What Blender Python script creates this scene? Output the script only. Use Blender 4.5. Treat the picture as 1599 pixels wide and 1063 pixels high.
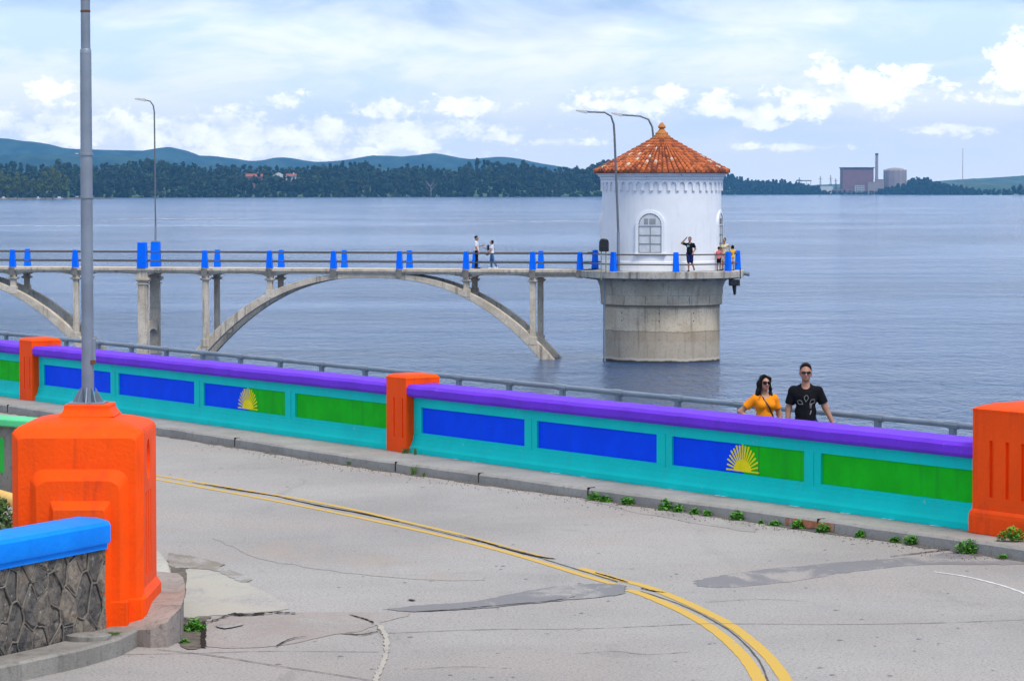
import bpy, bmesh, math, random
import numpy as np
from mathutils import Vector, Matrix
from mathutils.bvhtree import BVHTree
random.seed(7)
R = math.radians
sc = bpy.context.scene
col = sc.collection
for o in list(bpy.data.objects):
    bpy.data.objects.remove(o)

# ------------------------------------------------------------------ camera
F = 4800.0; CX, CY = 799.5, 531.5; HOR = 298.0; CAMZ = 8.8
TH = math.atan((CY-HOR)/F)
cam = bpy.data.cameras.new('camera'); camo = bpy.data.objects.new('camera', cam); col.objects.link(camo)
cam.sensor_width = 36; cam.lens = 36*F/1599.0
cam.clip_start = 0.5; cam.clip_end = 60000
camo.location = (0, 0, CAMZ); camo.rotation_euler = (math.pi/2-TH, 0, 0)
sc.camera = camo

# ------------------------------------------------------------------ exposure and light
sc.view_settings.view_transform = 'Standard'; sc.view_settings.look = 'None'
sc.view_settings.exposure = 0.45; sc.view_settings.gamma = 1
SUN_EL, SUN_AZ = 57.0, 145.0         # azimuth clockwise from +Y (view direction)
sd = bpy.data.lights.new('sun', 'SUN'); so = bpy.data.objects.new('sun', sd); col.objects.link(so)
sd.energy = 2.0; sd.angle = R(18); sd.color = (1.0, .95, .86)
tosun = Vector((math.sin(R(SUN_AZ))*math.cos(R(SUN_EL)), math.cos(R(SUN_AZ))*math.cos(R(SUN_EL)), math.sin(R(SUN_EL))))
so.rotation_euler = tosun.to_track_quat('Z', 'Y').to_euler(); so.location = (0, 0, 60)

class NT:
    def __init__(s, nt): s.nt = nt; s.n = nt.nodes; s.l = nt.links
    def node(s, t, **k):
        n = s.n.new(t)
        for a, b in k.items(): setattr(n, a, b)
        return n
    def put(s, sock, v):
        if v is None: return
        if isinstance(v, bpy.types.NodeSocket): s.l.new(v, sock)
        else:
            try: sock.default_value = v
            except Exception: sock.default_value = tuple(v)+(1,)
    def m(s, op, a, b=None, c=None, clamp=False):
        n = s.node('ShaderNodeMath', operation=op, use_clamp=clamp)
        for i, v in enumerate((a, b, c)): s.put(n.inputs[i], v)
        return n.outputs[0]
    def v(s, op, a, b=None):
        n = s.node('ShaderNodeVectorMath', operation=op)
        s.put(n.inputs[0], a); s.put(n.inputs[1], b)
        return n.outputs[1] if op in ('LENGTH', 'DOT_PRODUCT', 'DISTANCE') else n.outputs[0]
    def mix(s, f, a, b, mode='MIX'):
        n = s.node('ShaderNodeMix', data_type='RGBA', blend_type=mode)
        s.put(n.inputs[0], f)
        for i, v in ((6, a), (7, b)):
            s.put(n.inputs[i], tuple(v)+(1,) if isinstance(v, (tuple, list)) and len(v) == 3 else v)
        return n.outputs[2]
    def noise(s, vec, scale, detail=3, rough=.55, dist=0):
        n = s.node('ShaderNodeTexNoise'); s.put(n.inputs['Vector'], vec)
        n.inputs['Scale'].default_value = scale; n.inputs['Detail'].default_value = detail
        n.inputs['Roughness'].default_value = rough; n.inputs['Distortion'].default_value = dist
        return n.outputs[0]
    def vor(s, vec, scale, feature='F1', out=0):
        n = s.node('ShaderNodeTexVoronoi', feature=feature); s.put(n.inputs['Vector'], vec)
        n.inputs['Scale'].default_value = scale
        return n.outputs[out]
    def ss(s, x, a, b, lo=0., hi=1.):
        n = s.node('ShaderNodeMapRange', interpolation_type='SMOOTHSTEP')
        s.put(n.inputs[0], x)
        for i, v in enumerate((a, b, lo, hi)): n.inputs[i+1].default_value = v
        return n.outputs[0]
    def sep(s, v):
        n = s.node('ShaderNodeSeparateXYZ'); s.put(n.inputs[0], v); return n.outputs
    def comb(s, x, y, z):
        n = s.node('ShaderNodeCombineXYZ')
        for i, v in enumerate((x, y, z)): s.put(n.inputs[i], v)
        return n.outputs[0]
    def map(s, v, scale=(1, 1, 1), rot=(0, 0, 0)):
        n = s.node('ShaderNodeMapping'); s.put(n.inputs[0], v)
        n.inputs['Scale'].default_value = scale; n.inputs['Rotation'].default_value = rot
        return n.outputs[0]

# ------------------------------------------------------------------ sky with its clouds
w = bpy.data.worlds.new('World'); sc.world = w; w.use_nodes = True
T = NT(w.node_tree); T.n.clear()
tc = T.node('ShaderNodeTexCoord').outputs['Generated']
sky = T.node('ShaderNodeTexSky', sky_type='NISHITA', sun_disc=False)
sky.sun_elevation = R(SUN_EL); sky.sun_rotation = R(SUN_AZ); sky.air_density = 1.0; sky.dust_density = 0.8; sky.ozone_density = 1.5
x, y, z = T.sep(tc)
az = T.m('ARCTAN2', x, y); el = T.m('ARCSINE', z)
U = T.m('MULTIPLY', az, 48.0); V = T.m('MULTIPLY', el, 48.0)     # 1 unit = 1.19 degrees
P = T.comb(U, V, 0.0)
wisp = T.noise(T.map(P, (.16, .62, 1)), 1.0, 5, .55, .3)
wisp2 = T.noise(T.map(P, (.35, 1.1, 1)), 1.0, 6, .6, .5)
fl = T.noise(T.map(P, (1.5, 2.1, 1)), 1.0, 7, .62, .2)
blobs = [(140,205,230,30),(420,214,240,26),(660,205,190,18),(1330,150,140,34),(1150,175,150,16),(1000,165,120,14),(20,192,75,28),(90,186,70,32),(80,150,38,19),(165,196,70,32),(240,222,60,22),(300,205,60,28),(365,192,55,30),(430,212,60,30),
 (447,156,30,20),(500,205,75,26),(600,172,70,17),(640,226,70,18),(720,168,80,16),(770,215,60,12),(585,215,45,15),
 (960,146,42,14),(1050,146,40,14),(1130,152,40,14),(1290,122,38,32),(1340,132,52,28),(1412,126,30,30),(1255,145,50,15),
 (1580,112,52,52),(1600,160,75,16),(1190,196,40,10),(1480,202,75,10),(870,222,60,10),(1240,230,90,8),(-180,190,120,30),(-420,170,130,40),
 (-700,185,160,38),(1850,150,130,50),(2150,180,150,40),(-60,230,260,16),(420,238,300,14)]
acc = None
for bx, by, rx, ry in blobs:
    d = T.v('SUBTRACT', P, ((bx-CX)/100, (HOR-by)/100, 0))
    d = T.v('MULTIPLY', d, (100/rx, 100/ry, 0))
    q = T.m('SUBTRACT', 1.0, T.v('LENGTH', d))
    acc = q if acc is None else T.m('MAXIMUM', acc, q)
fl2 = T.noise(T.map(P, (4.5, 6.0, 1)), 1.0, 6, .65, .3)
cum = T.m('ADD', T.m('MULTIPLY', acc, 1.15), T.m('ADD', T.m('MULTIPLY', T.m('SUBTRACT', fl, .5), 4.2), T.m('MULTIPLY', T.m('SUBTRACT', fl2, .5), 2.4)))
cumask = T.ss(cum, -.10, .75)
base = T.mix(1.0, sky.outputs[0], (1.0, 1.0, 1.0), 'MULTIPLY')
lowsky = T.ss(V, -.2, 2.6)                       # the clear air between the clouds, milky at the horizon
clear = T.mix(lowsky, (11.9, 12.4, 13.0), (8.0, 9.9, 11.8))
base = T.mix(T.ss(V, 10, 40), clear, base)
veil = T.ss(T.m('ADD', wisp, T.m('MULTIPLY', T.m('SUBTRACT', wisp2, .5), .8)), .33, .60)
c1 = T.mix(T.m('MULTIPLY', veil, .92), base, (12.2, 12.4, 12.8))
c2 = T.mix(T.m('MULTIPLY', cumask, .9), c1, T.mix(T.ss(fl, .35, .7), (14.2, 14.0, 14.0), (19.5, 18.6, 17.8)))
topm = T.ss(T.m('ADD', V, T.m('MULTIPLY', T.m('SUBTRACT', wisp, .5), 3.0)), 2.30, 2.95)
high = T.mix(T.ss(wisp2, .35, .65), (4.6, 6.3, 9.0), (7.6, 9.0, 11.2))
c3 = T.mix(T.m('MULTIPLY', topm, .9), c2, high)
# broken cloud over the rest of the dome
ov = T.ss(T.noise(tc, 2.2, 5, .6), .32, .54)
dome = T.mix(T.m('MULTIPLY', ov, .85), base, T.mix(T.ss(V, 14, 45), (4.4, 5.9, 8.6), (8.9, 8.7, 8.6)))
dome = T.mix(T.ss(V, 14, 30, .75, 0), dome, (3.5, 5.2, 8.6))
c3 = T.mix(1.0, c3, (.83, .83, .83), 'MULTIPLY')
fin = T.mix(T.ss(V, 4.0, 12.0), c3, dome)
bg = T.node('ShaderNodeBackground'); T.put(bg.inputs[0], fin); bg.inputs[1].default_value = .096
T.l.new(bg.outputs[0], T.node('ShaderNodeOutputWorld').inputs[0])

# ------------------------------------------------------------------ helpers
def ray(px, py):
    u = (px-CX)/F; v = (CY-py)/F
    return Vector((u, math.cos(TH)+v*math.sin(TH), -math.sin(TH)+v*math.cos(TH)))
def G(px, py, z):
    d = ray(px, py); t = (z-CAMZ)/d.z; return Vector((d.x*t, d.y*t, z))
def D(px, py, Y):
    d = ray(px, py); t = Y/d.y; return Vector((d.x*t, Y, CAMZ+d.z*t))

WM = {}
def root_matrix(o):
    while o.parent is not None: o = o.parent
    return WM.get(o.name, Matrix.Identity(4))
def tag(o, label=None, cat=None, group=None, kind=None):
    if label: o['label'] = label
    if cat: o['category'] = cat
    if group: o['group'] = group
    if kind: o['kind'] = kind
    return o
def thing(name, loc, label, cat, group=None, rot=0):
    o = bpy.data.objects.new(name, None); col.objects.link(o)
    o.location = loc; o.rotation_euler = (0, 0, rot); o.empty_display_size = .2
    WM[o.name] = Matrix.Translation(Vector(loc)) @ Matrix.Rotation(rot, 4, 'Z')
    return tag(o, label, cat, group)
def copy_tree(o, parent=None, loc=None, rot=None):
    c = o.copy(); col.objects.link(c); c.parent = parent
    if loc is not None: c.location = loc
    if rot is not None: c.rotation_euler = (0, 0, rot)
    for ch in list(o.children): copy_tree(ch, c)
    return c

class MB:
    def __init__(s, xf=None): s.v = []; s.f = []; s.mi = []; s.xf = xf
    def add(s, vs, fs, mi=0, xf=None):
        n = len(s.v); xf = xf or s.xf
        s.v += [Vector(xf(*p)) if xf else Vector(p) for p in vs]
        s.f += [tuple(i+n for i in f) for f in fs]; s.mi += [mi]*len(fs)
    def box(s, x0, x1, y0, y1, z0, z1, mi=0, xf=None):
        s.add([(x0,y0,z0),(x1,y0,z0),(x1,y1,z0),(x0,y1,z0),(x0,y0,z1),(x1,y0,z1),(x1,y1,z1),(x0,y1,z1)],
              [(0,3,2,1),(4,5,6,7),(0,1,5,4),(1,2,6,5),(2,3,7,6),(3,0,4,7)], mi, xf)
    def taper(s, cx, cy, w0, d0, w1, d1, z0, z1, mi=0, xf=None):
        a = [(cx+i*w0/2, cy+j*d0/2, z0) for i, j in ((-1,-1),(1,-1),(1,1),(-1,1))]
        b = [(cx+i*w1/2, cy+j*d1/2, z1) for i, j in ((-1,-1),(1,-1),(1,1),(-1,1))]
        s.add(a+b, [(0,3,2,1),(4,5,6,7),(0,1,5,4),(1,2,6,5),(2,3,7,6),(3,0,4,7)], mi, xf)
    def ext(s, poly, h0, h1, mp, mi=0):
        n = len(poly)
        s.add([mp(a, b, h0) for a, b in poly]+[mp(a, b, h1) for a, b in poly],
              [tuple(range(n))[::-1], tuple(range(n, 2*n))]+[(i, (i+1) % n, n+(i+1) % n, n+i) for i in range(n)], mi)
    def rings(s, rings, closed=True, cap=True, mi=0):
        n = len(rings[0]); vs = [p for r in rings for p in r]; fs = []
        for k in range(len(rings)-1):
            for i in range(n if closed else n-1):
                j = (i+1) % n
                fs.append((k*n+i, k*n+j, (k+1)*n+j, (k+1)*n+i))
        if cap and closed:
            fs.append(tuple(range(n))[::-1]); fs.append(tuple(range((len(rings)-1)*n, len(rings)*n)))
        s.add(vs, fs, mi)
    def tube(s, pts, r, n=8, mi=0, xf=None):
        pts = [Vector(p) for p in pts]; rs = r if isinstance(r, (list, tuple)) else [r]*len(pts)
        old = s.xf; s.xf = xf or old; rings = []; ref = None
        for i, p in enumerate(pts):
            t = (pts[min(i+1, len(pts)-1)]-pts[max(i-1, 0)]).normalized()
            if ref is None: ref = Vector((0, 0, 1)) if abs(t.z) < .9 else Vector((1, 0, 0))
            a = t.cross(ref).normalized(); b = a.cross(t).normalized(); ref = b
            rings.append([tuple(p+(a*math.cos(q)+b*math.sin(q))*rs[i]) for q in [2*math.pi*k/n for k in range(n)]])
        s.rings(rings, True, True, mi); s.xf = old
    def lathe(s, prof, n=32, c=(0, 0), mi=0, cap=True):
        s.rings([[(c[0]+r*math.cos(2*math.pi*k/n), c[1]+r*math.sin(2*math.pi*k/n), z) for k in range(n)] for r, z in prof], True, cap, mi)
    def strip(s, left, right, mi=0):
        n = len(left); s.add(list(left)+list(right), [(i, i+1, n+i+1, n+i) for i in range(n-1)], mi)
    def build(s, name, mats, parent=None, smooth=None, bevel=0, local=False, label=None, cat=None, group=None, kind=None, origin=None, recalc=True, vcol=None):
        if not isinstance(mats, (list, tuple)): mats = [mats]
        M = Matrix.Identity(4)
        if parent is not None and not local: M = root_matrix(parent).inverted()
        loc = Vector((0, 0, 0))
        if parent is None:
            if origin is None:
                xs = [p.x for p in s.v]; ys = [p.y for p in s.v]; zs = [p.z for p in s.v]
                origin = ((min(xs)+max(xs))/2, (min(ys)+max(ys))/2, min(zs))
            loc = Vector(origin)
        me = bpy.data.meshes.new(name)
        me.from_pydata([tuple(M @ p-loc) for p in s.v], [], s.f); me.update()
        for m in mats: me.materials.append(m)
        if len(mats) > 1:
            for p, i in zip(me.polygons, s.mi): p.material_index = i
        if recalc:
            bm = bmesh.new(); bm.from_mesh(me); bmesh.ops.recalc_face_normals(bm, faces=bm.faces); bm.to_mesh(me); bm.free()
        if smooth is not None:
            for p in me.polygons: p.use_smooth = True
            if smooth < 179: me.set_sharp_from_angle(angle=R(smooth))
        if vcol is not None:
            at = me.attributes.new('tint', 'FLOAT', 'FACE')
            at.data.foreach_set('value', vcol)
        o = bpy.data.objects.new(name, me); col.objects.link(o); o.parent = parent; o.location = loc
        if parent is None: WM[o.name] = Matrix.Translation(loc)
        if bevel:
            b = o.modifiers.new('bevel', 'BEVEL'); b.width = bevel; b.segments = 2; b.limit_method = 'ANGLE'; b.angle_limit = R(35)
        return tag(o, label, cat, group, kind)

# ------------------------------------------------------------------ materials
def mat(name, col_, rough=.6, var=.12, vs=1.5, bump=.0, bs=30, dirt=None, dirts=2.0, dth=(.55, .75), metal=0, spec=.5, grime=None, coat=0, streak=None, worn=None):
    m = bpy.data.materials.new(name); m.use_nodes = True
    t = NT(m.node_tree); b = t.n['Principled BSDF']
    tc = t.node('ShaderNodeTexCoord').outputs['Object']
    n1 = t.noise(tc, vs, 4, .6)
    dk = tuple(c*(1-var) for c in col_); lt = tuple(min(1, c*(1+var)) for c in col_)
    c = t.mix(t.ss(n1, .3, .7), dk, lt)
    if dirt:
        n2 = t.noise(t.map(tc, (1, 1, .45)), dirts, 6, .65, .4)
        c = t.mix(t.m('MULTIPLY', t.ss(n2, dth[0], dth[1]), .85), c, dirt)
    if streak:
        n5 = t.noise(t.map(tc, (5, 5, .5)), 1.0, 5, .7)
        c = t.mix(t.m('MULTIPLY', t.ss(n5, .52, .72), streak[1]), c, streak[0])
    if worn:
        n6 = t.noise(tc, 13, 6, .75, .8)
        c = t.mix(t.m('MULTIPLY', t.ss(n6, .635, .665), worn[1]), c, worn[0])
    if grime:
        n3 = t.noise(tc, grime[1], 3, .6)
        c = t.mix(t.ss(n3, grime[2], grime[2]+.08), c, grime[0])
    t.put(b.inputs['Base Color'], c)
    b.inputs['Roughness'].default_value = rough; b.inputs['Metallic'].default_value = metal
    b.inputs['Specular IOR Level'].default_value = spec
    if bump:
        bn = t.node('ShaderNodeBump'); bn.inputs['Strength'].default_value = bump; bn.inputs['Distance'].default_value = .02
        t.put(bn.inputs['Height'], t.m('ADD', t.noise(tc, bs, 5, .6), t.m('MULTIPLY', t.noise(tc, bs*.2, 3), .7)))
        t.l.new(bn.outputs[0], b.inputs['Normal'])
    return m

M_orange = mat('orange_paint', (.95, .082, .002), .6, .06, 2, .35, 28, dirt=(.62, .05, .01), dirts=1.7, dth=(.55, .75), spec=.12, streak=((.50, .045, .012), .5), worn=((.55, .16, .08), .45))
M_purple = mat('purple_paint', (.16, .035, .68), .6, .08, 1.2, .3, 22, dirt=(.22, .07, .75), dirts=5, dth=(.62, .72), spec=.15, streak=((.10, .03, .42), .4), worn=((.30, .20, .62), .5))
M_cyan = mat('turquoise_paint', (.0, .60, .57), .6, .05, 1.5, .22, 25, spec=.1, grime=((.30, .47, .42), 7, .70), streak=((.03, .46, .44), .45), worn=((.20, .52, .50), .4))
M_blue = mat('blue_paint', (.0, .072, .98), .6, .08, 2.5, .12, 30, spec=.06, streak=((.0, .075, .68), .4), worn=((.03, .14, .70), .5))
M_green = mat('green_paint', (.01, .50, .015), .6, .1, 2.5, .12, 30, spec=.06, streak=((.01, .30, .03), .5), worn=((.04, .46, .10), .5))
M_yellow = mat('yellow_paint', (.92, .76, .01), .55, .08, 5, spec=.1)
M_crack = mat('crack', (.028, .022, .018), .95, .3, 6, spec=.1)
M_hair_crack = mat('hairline', (.10, .095, .09), .95, .2, 6, spec=.1)
M_pipe = mat('grey_pipe', (.20, .24, .30), .5, .12, 3, .15, 60, dirt=(.26, .25, .25), dirts=9, spec=.4)
M_pole = mat('galvanised_pole', (.20, .24, .30), .5, .2, 1.5, .12, 60, dirt=(.10, .12, .16), dirts=4.5, dth=(.58, .70), metal=.25)
M_rust = mat('rust', (.12, .05, .025), .85, .3, 20)
M_post_blue = mat('blue_post_paint', (.0, .15, .95), .5, .07, 3, .15, 30, spec=.1)
M_bpaint = mat('bright_blue_paint', (.0, .25, .98), .55, .08, 2, .35, 18, spec=.12, streak=((.0, .17, .70), .35), worn=((.08, .33, .85), .5))
M_gpaint = mat('pale_green_paint', (.08, .60, .23), .5, .06, 2, .2, 24)
M_gpanel = mat('grass_green_paint', (.0, .45, .03), .5, .06, 2, .2, 24)
M_ypaint = mat('cream_yellow_paint', (.80, .46, .10), .5, .1, 3, .2, 24)
M_steel = mat('dark_rail', (.085, .08, .08), .5, .15, 6, metal=.2)
M_lamp = mat('lamp_metal', (.16, .18, .20), .45, .1, 4, metal=.4)
M_lamp_head = mat('lamp_head', (.62, .62, .60), .4, .05)
M_white = mat('white_plaster', (.81, .83, .87), .7, .03, .8, .12, 12, dirt=(.66, .68, .74), dirts=1.3, dth=(.58, .85), streak=((.62, .62, .63), .45))
M_trim = mat('white_trim', (.76, .78, .82), .7, .05, 2, dirt=(.36, .34, .30), dirts=3, dth=(.58, .72))
M_finial = mat('ochre_clay', (.46, .17, .04), .75, .18, 5, .3, 20)
M_window = mat('grey_window', (.60, .63, .66), .3, .1, 3)
M_bars = mat('window_bars', (.20, .21, .23), .5, .1)
M_black = mat('black_plastic', (.012, .013, .016), .25, .3, 12, .6, 14)
M_green_post = mat('green_metal', (.20, .25, .14), .6, .15, 6)
M_grass = mat('grass', (.08, .17, .03), .8, .3, 30)
M_weed = mat('weed_leaf', (.09, .30, .025), .6, .35, 22)
M_shrub = mat('shrub_leaf', (.06, .12, .04), .7, .5, 14)
M_bark = mat('bark', (.06, .05, .04), .9, .2, 3)
M_brick = mat('far_brick', (.24, .12, .11), .8, .08, .08)
M_plant = mat('far_concrete', (.34, .27, .25), .8, .06, .05)
M_fwhite = mat('far_white', (.62, .62, .62), .8, .05, .1)
M_froof = mat('far_roof', (.30, .085, .05), .8, .1, .3)
M_fdark = mat('far_dark', (.03, .03, .035), .6, .1)
M_shore = mat('shore_grass', (.055, .12, .035), .9, .3, .02, dirt=(.14, .13, .09), dirts=.05)
M_mud = mat('mud', (.16, .13, .10), .9, .2, .1)

def concrete(name, c0, c1, dark, bands=None, streak=True, sc_=1.0, bump=.5):
    """weathered concrete: speckle, vertical run-off streaks and old tide marks at fixed heights"""
    m = bpy.data.materials.new(name); m.use_nodes = True
    t = NT(m.node_tree); b = t.n['Principled BSDF']
    tc = t.node('ShaderNodeTexCoord').outputs['Object']
    x, y, z = t.sep(tc)
    big = t.noise(tc, .8*sc_, 5, .6); fine = t.noise(tc, 9*sc_, 5, .7); sp = t.noise(tc, 38*sc_, 3, .6)
    c = t.mix(t.ss(big, .3, .7), c0, c1)
    c = t.mix(t.m('MULTIPLY', t.ss(fine, .5, .72), .55), c, dark)
    c = t.mix(t.m('MULTIPLY', t.ss(sp, .58, .7), .4), c, dark)
    if streak:
        st = t.noise(t.map(tc, (3.2, 3.2, .22)), 1.0, 5, .65)
        c = t.mix(t.m('MULTIPLY', t.ss(st, .52, .70), .6), c, dark)
        st2 = t.noise(t.map(tc, (1.3, 1.3, .15)), 1.0, 4, .6)
        c = t.mix(t.m('MULTIPLY', t.ss(st2, .58, .75), .35), c, (c0[0]*1.0, c0[1]*.72, c0[2]*.5))
    if bands:
        zj = t.m('ADD', z, t.m('MULTIPLY', t.m('SUBTRACT', t.noise(t.map(tc, (1, 1, .2)), .9, 6, .75), .5), .3))
        for (z0, z1, cc, amt) in bands:
            k = t.m('MULTIPLY', t.ss(zj, z0-.04, z0+.04), t.ss(zj, z1-.04, z1+.04, 1, 0))
            c = t.mix(t.m('MULTIPLY', k, amt), c, cc)
    t.put(b.inputs['Base Color'], c); b.inputs['Roughness'].default_value = .85; b.inputs['Specular IOR Level'].default_value = .25
    bn = t.node('ShaderNodeBump'); bn.inputs['Strength'].default_value = bump; bn.inputs['Distance'].default_value = .02
    t.put(bn.inputs['Height'], t.m('ADD', fine, t.m('MULTIPLY', sp, .6)))
    t.l.new(bn.outputs[0], b.inputs['Normal'])
    return m
M_conc_bridge = concrete('bridge_concrete', (.52, .44, .335), (.72, .63, .51), (.06, .052, .045), bump=.5, sc_=1.3)
M_conc_tower = concrete('tower_concrete', (.53, .43, .30), (.68, .58, .44), (.15, .125, .10),
    bands=[(-3, .10, (.035, .03, .025), .95), (.10, .22, (.50, .47, .42), .7), (.22, 1.05, (.27, .245, .215), .5), (1.05, 1.55, (.23, .18, .135), .5),
           (1.55, 1.60, (.07, .06, .05), .7), (2.75, 2.95, (.16, .12, .09), .5)], bump=.3)
M_conc_plat = concrete('platform_concrete', (.36, .33, .285), (.56, .52, .46), (.035, .033, .03), bump=.4)
M_kerb = concrete('kerb_concrete', (.22, .205, .185), (.30, .285, .26), (.10, .09, .08), sc_=1.5)
M_ledge = concrete('ledge_concrete', (.27, .26, .245), (.35, .34, .32), (.15, .14, .13), streak=False, sc_=1.3)
M_pale = concrete('pale_concrete', (.38, .36, .315), (.47, .45, .40), (.23, .21, .18), streak=False, sc_=1.2)
M_foot = concrete('footing_concrete', (.27, .225, .20), (.36, .31, .28), (.10, .085, .075), sc_=1.2)
M_dark_conc = concrete('dark_concrete', (.17, .16, .145), (.26, .245, .22), (.06, .06, .06), sc_=1.2)

def road_mat(name='road_surface', tint=None, amt=.8, ms=2.0, lo=.42, hi=.56):
    m = bpy.data.materials.new(name); m.use_nodes = True
    t = NT(m.node_tree); b = t.n['Principled BSDF']
    tc = t.node('ShaderNodeTexCoord').outputs['Object']
    big = t.noise(tc, .22, 5, .6, .3); mid = t.noise(tc, 1.4, 5, .65); gr = t.noise(tc, 34, 4, .7); sp = t.noise(tc, 75, 2, .6)
    warm = t.noise(tc, .35, 3, .5)
    c = t.mix(t.ss(big, .3, .7), (.29, .274, .262), (.385, .366, .350))
    c = t.mix(t.m('MULTIPLY', t.ss(warm, .45, .7), .6), c, (.38, .33, .305))
    c = t.mix(t.m('MULTIPLY', t.ss(mid, .52, .75), .4), c, (.27, .265, .265))
    c = t.mix(t.m('MULTIPLY', t.ss(gr, .48, .62), .55), c, (.15, .145, .14))
    c = t.mix(t.m('MULTIPLY', t.ss(sp, .58, .66), .5), c, (.62, .61, .59))
    c = t.mix(t.m('MULTIPLY', t.ss(t.noise(tc, 11, 4, .65), .60, .70), .5), c, (.15, .145, .14))
    # tyre-worn traces running with the road
    st = t.noise(t.map(tc, (1.6, .12, 1), (0, 0, R(33))), 1.0, 4, .6)
    c = t.mix(t.m('MULTIPLY', t.ss(st, .55, .75), .22), c, (.22, .22, .225))
    # old oil and damp marks
    oil = t.noise(t.map(tc, (.9, .35, 1), (0, 0, R(33))), 1.0, 6, .7, .6)
    c = t.mix(t.m('MULTIPLY', t.ss(oil, .58, .72), .4), c, (.19, .18, .17))
    if tint:
        k_ = t.ss(t.noise(t.map(tc, (1.0, .5, 1)), ms, 6, .7, .4), lo, hi)
        c = t.mix(t.m('MULTIPLY', k_, amt), c, tint)
    t.put(b.inputs['Base Color'], c); b.inputs['Roughness'].default_value = .82; b.inputs['Specular IOR Level'].default_value = .25
    bn = t.node('ShaderNodeBump'); bn.inputs['Strength'].default_value = .7; bn.inputs['Distance'].default_value = .012
    t.put(bn.inputs['Height'], gr); t.l.new(bn.outputs[0], b.inputs['Normal'])
    return m
M_road = road_mat()
M_apron = road_mat('pale_apron_surface', (.43, .405, .345), .8, 1.5, .34, .55)
M_patch = road_mat('bitumen_patch', (.17, .17, .185), .8, 1.2, .38, .52)
M_brownpatch = road_mat('pinkish_slab', (.30, .25, .225), .6, 1.5, .3, .6)
M_soil = mat('gutter_soil', (.12, .10, .08), .95, .35, 9, .9, 25)
M_stain = road_mat('brown_stain', (.20, .165, .12), .75, 2.2, .40, .58)
def line_mat(name, c, wear):
    m = bpy.data.materials.new(name); m.use_nodes = True
    t = NT(m.node_tree); b = t.n['Principled BSDF']
    tc = t.node('ShaderNodeTexCoord').outputs['Object']
    k = t.ss(t.noise(tc, 26, 5, .7), .62-wear, .72-wear)
    k2 = t.ss(t.noise(tc, 3, 4, .6), .66-wear, .74-wear)
    cc = t.mix(k, c, (.33, .30, .24)); cc = t.mix(t.m('MULTIPLY', k2, .6), cc, (.36, .33, .26))
    t.put(b.inputs['Base Color'], cc); b.inputs['Roughness'].default_value = .7
    return m
M_line = line_mat('road_yellow', (.58, .36, .035), .05)
M_line_w = line_mat('road_white', (.70, .70, .70), .02)

def stone_mat():
    m = bpy.data.materials.new('rubble_stone'); m.use_nodes = True
    t = NT(m.node_tree); b = t.n['Principled BSDF']
    tc = t.node('ShaderNodeTexCoord').outputs['Object']
    n = t.node('ShaderNodeAttribute', attribute_name='tint')
    f = t.noise(tc, 7, 6, .7, .6)
    a = t.mix(n.outputs['Fac'], (.12, .11, .10), (.27, .225, .175))
    c = t.mix(t.ss(f, .4, .66), a, (.055, .052, .052))
    c = t.mix(t.m('MULTIPLY', t.ss(t.noise(tc, 4.2, 4, .6), .60, .70), .7), c, (.27, .14, .065))
    c = t.mix(t.m('MULTIPLY', t.ss(t.noise(tc, 16, 4, .6), .62, .70), .7), c, (.36, .36, .35))
    t.put(b.inputs['Base Color'], c); b.inputs['Roughness'].default_value = .85
    bn = t.node('ShaderNodeBump'); bn.inputs['Strength'].default_value = .9; bn.inputs['Distance'].default_value = .03
    t.put(bn.inputs['Height'], t.noise(tc, 14, 6, .7)); t.l.new(bn.outputs[0], b.inputs['Normal'])
    return m
M_stone = stone_mat()
M_mortar = mat('mortar', (.17, .15, .13), .9, .2, 6, .6, 30, dirt=(.12, .11, .10), dirts=3)

def tile_mat():
    m = bpy.data.materials.new('clay_tiles'); m.use_nodes = True
    t = NT(m.node_tree); b = t.n['Principled BSDF']
    tc = t.node('ShaderNodeTexCoord').outputs['Object']
    a = t.node('ShaderNodeAttribute', attribute_name='tint').outputs['Fac']
    c = t.mix(t.ss(a, 0, .9), (.17, .035, .014), (.56, .15, .04))
    c = t.mix(t.m('MULTIPLY', t.ss(t.noise(tc, 7, 4, .6), .5, .7), .5), c, (.16, .04, .025))
    c = t.mix(t.m('GREATER_THAN', a, .93), c, (.55, .47, .38))
    t.put(b.inputs['Base Color'], c); b.inputs['Roughness'].default_value = .75
    return m
M_tile = tile_mat()

M_pan = mat('pan_tiles', (.22, .05, .02), .85, .25, 6, .3, 20)
def foliage_mat(name, c0, c1, c2, s=.05):
    m = bpy.data.materials.new(name); m.use_nodes = True
    t = NT(m.node_tree); b = t.n['Principled BSDF']
    tc = t.node('ShaderNodeTexCoord').outputs['Object']
    a = t.node('ShaderNodeAttribute', attribute_name='tint').outputs['Fac']
    c = t.mix(a, c0, c1)
    c = t.mix(t.m('MULTIPLY', t.ss(t.noise(tc, s, 3), .5, .7), .6), c, c2)
    t.put(b.inputs['Base Color'], c); b.inputs['Roughness'].default_value = .85; b.inputs['Specular IOR Level'].default_value = .15
    return m
M_fol = foliage_mat('wood_foliage', (.006, .022, .014), (.045, .085, .034), (.060, .058, .028), .04)
M_fol_pale = foliage_mat('pale_foliage', (.06, .10, .03), (.12, .16, .05), (.10, .12, .05), .1)
M_fol_r = foliage_mat('right_foliage', (.008, .035, .03), (.03, .08, .055), (.04, .08, .05), .03)

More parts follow.
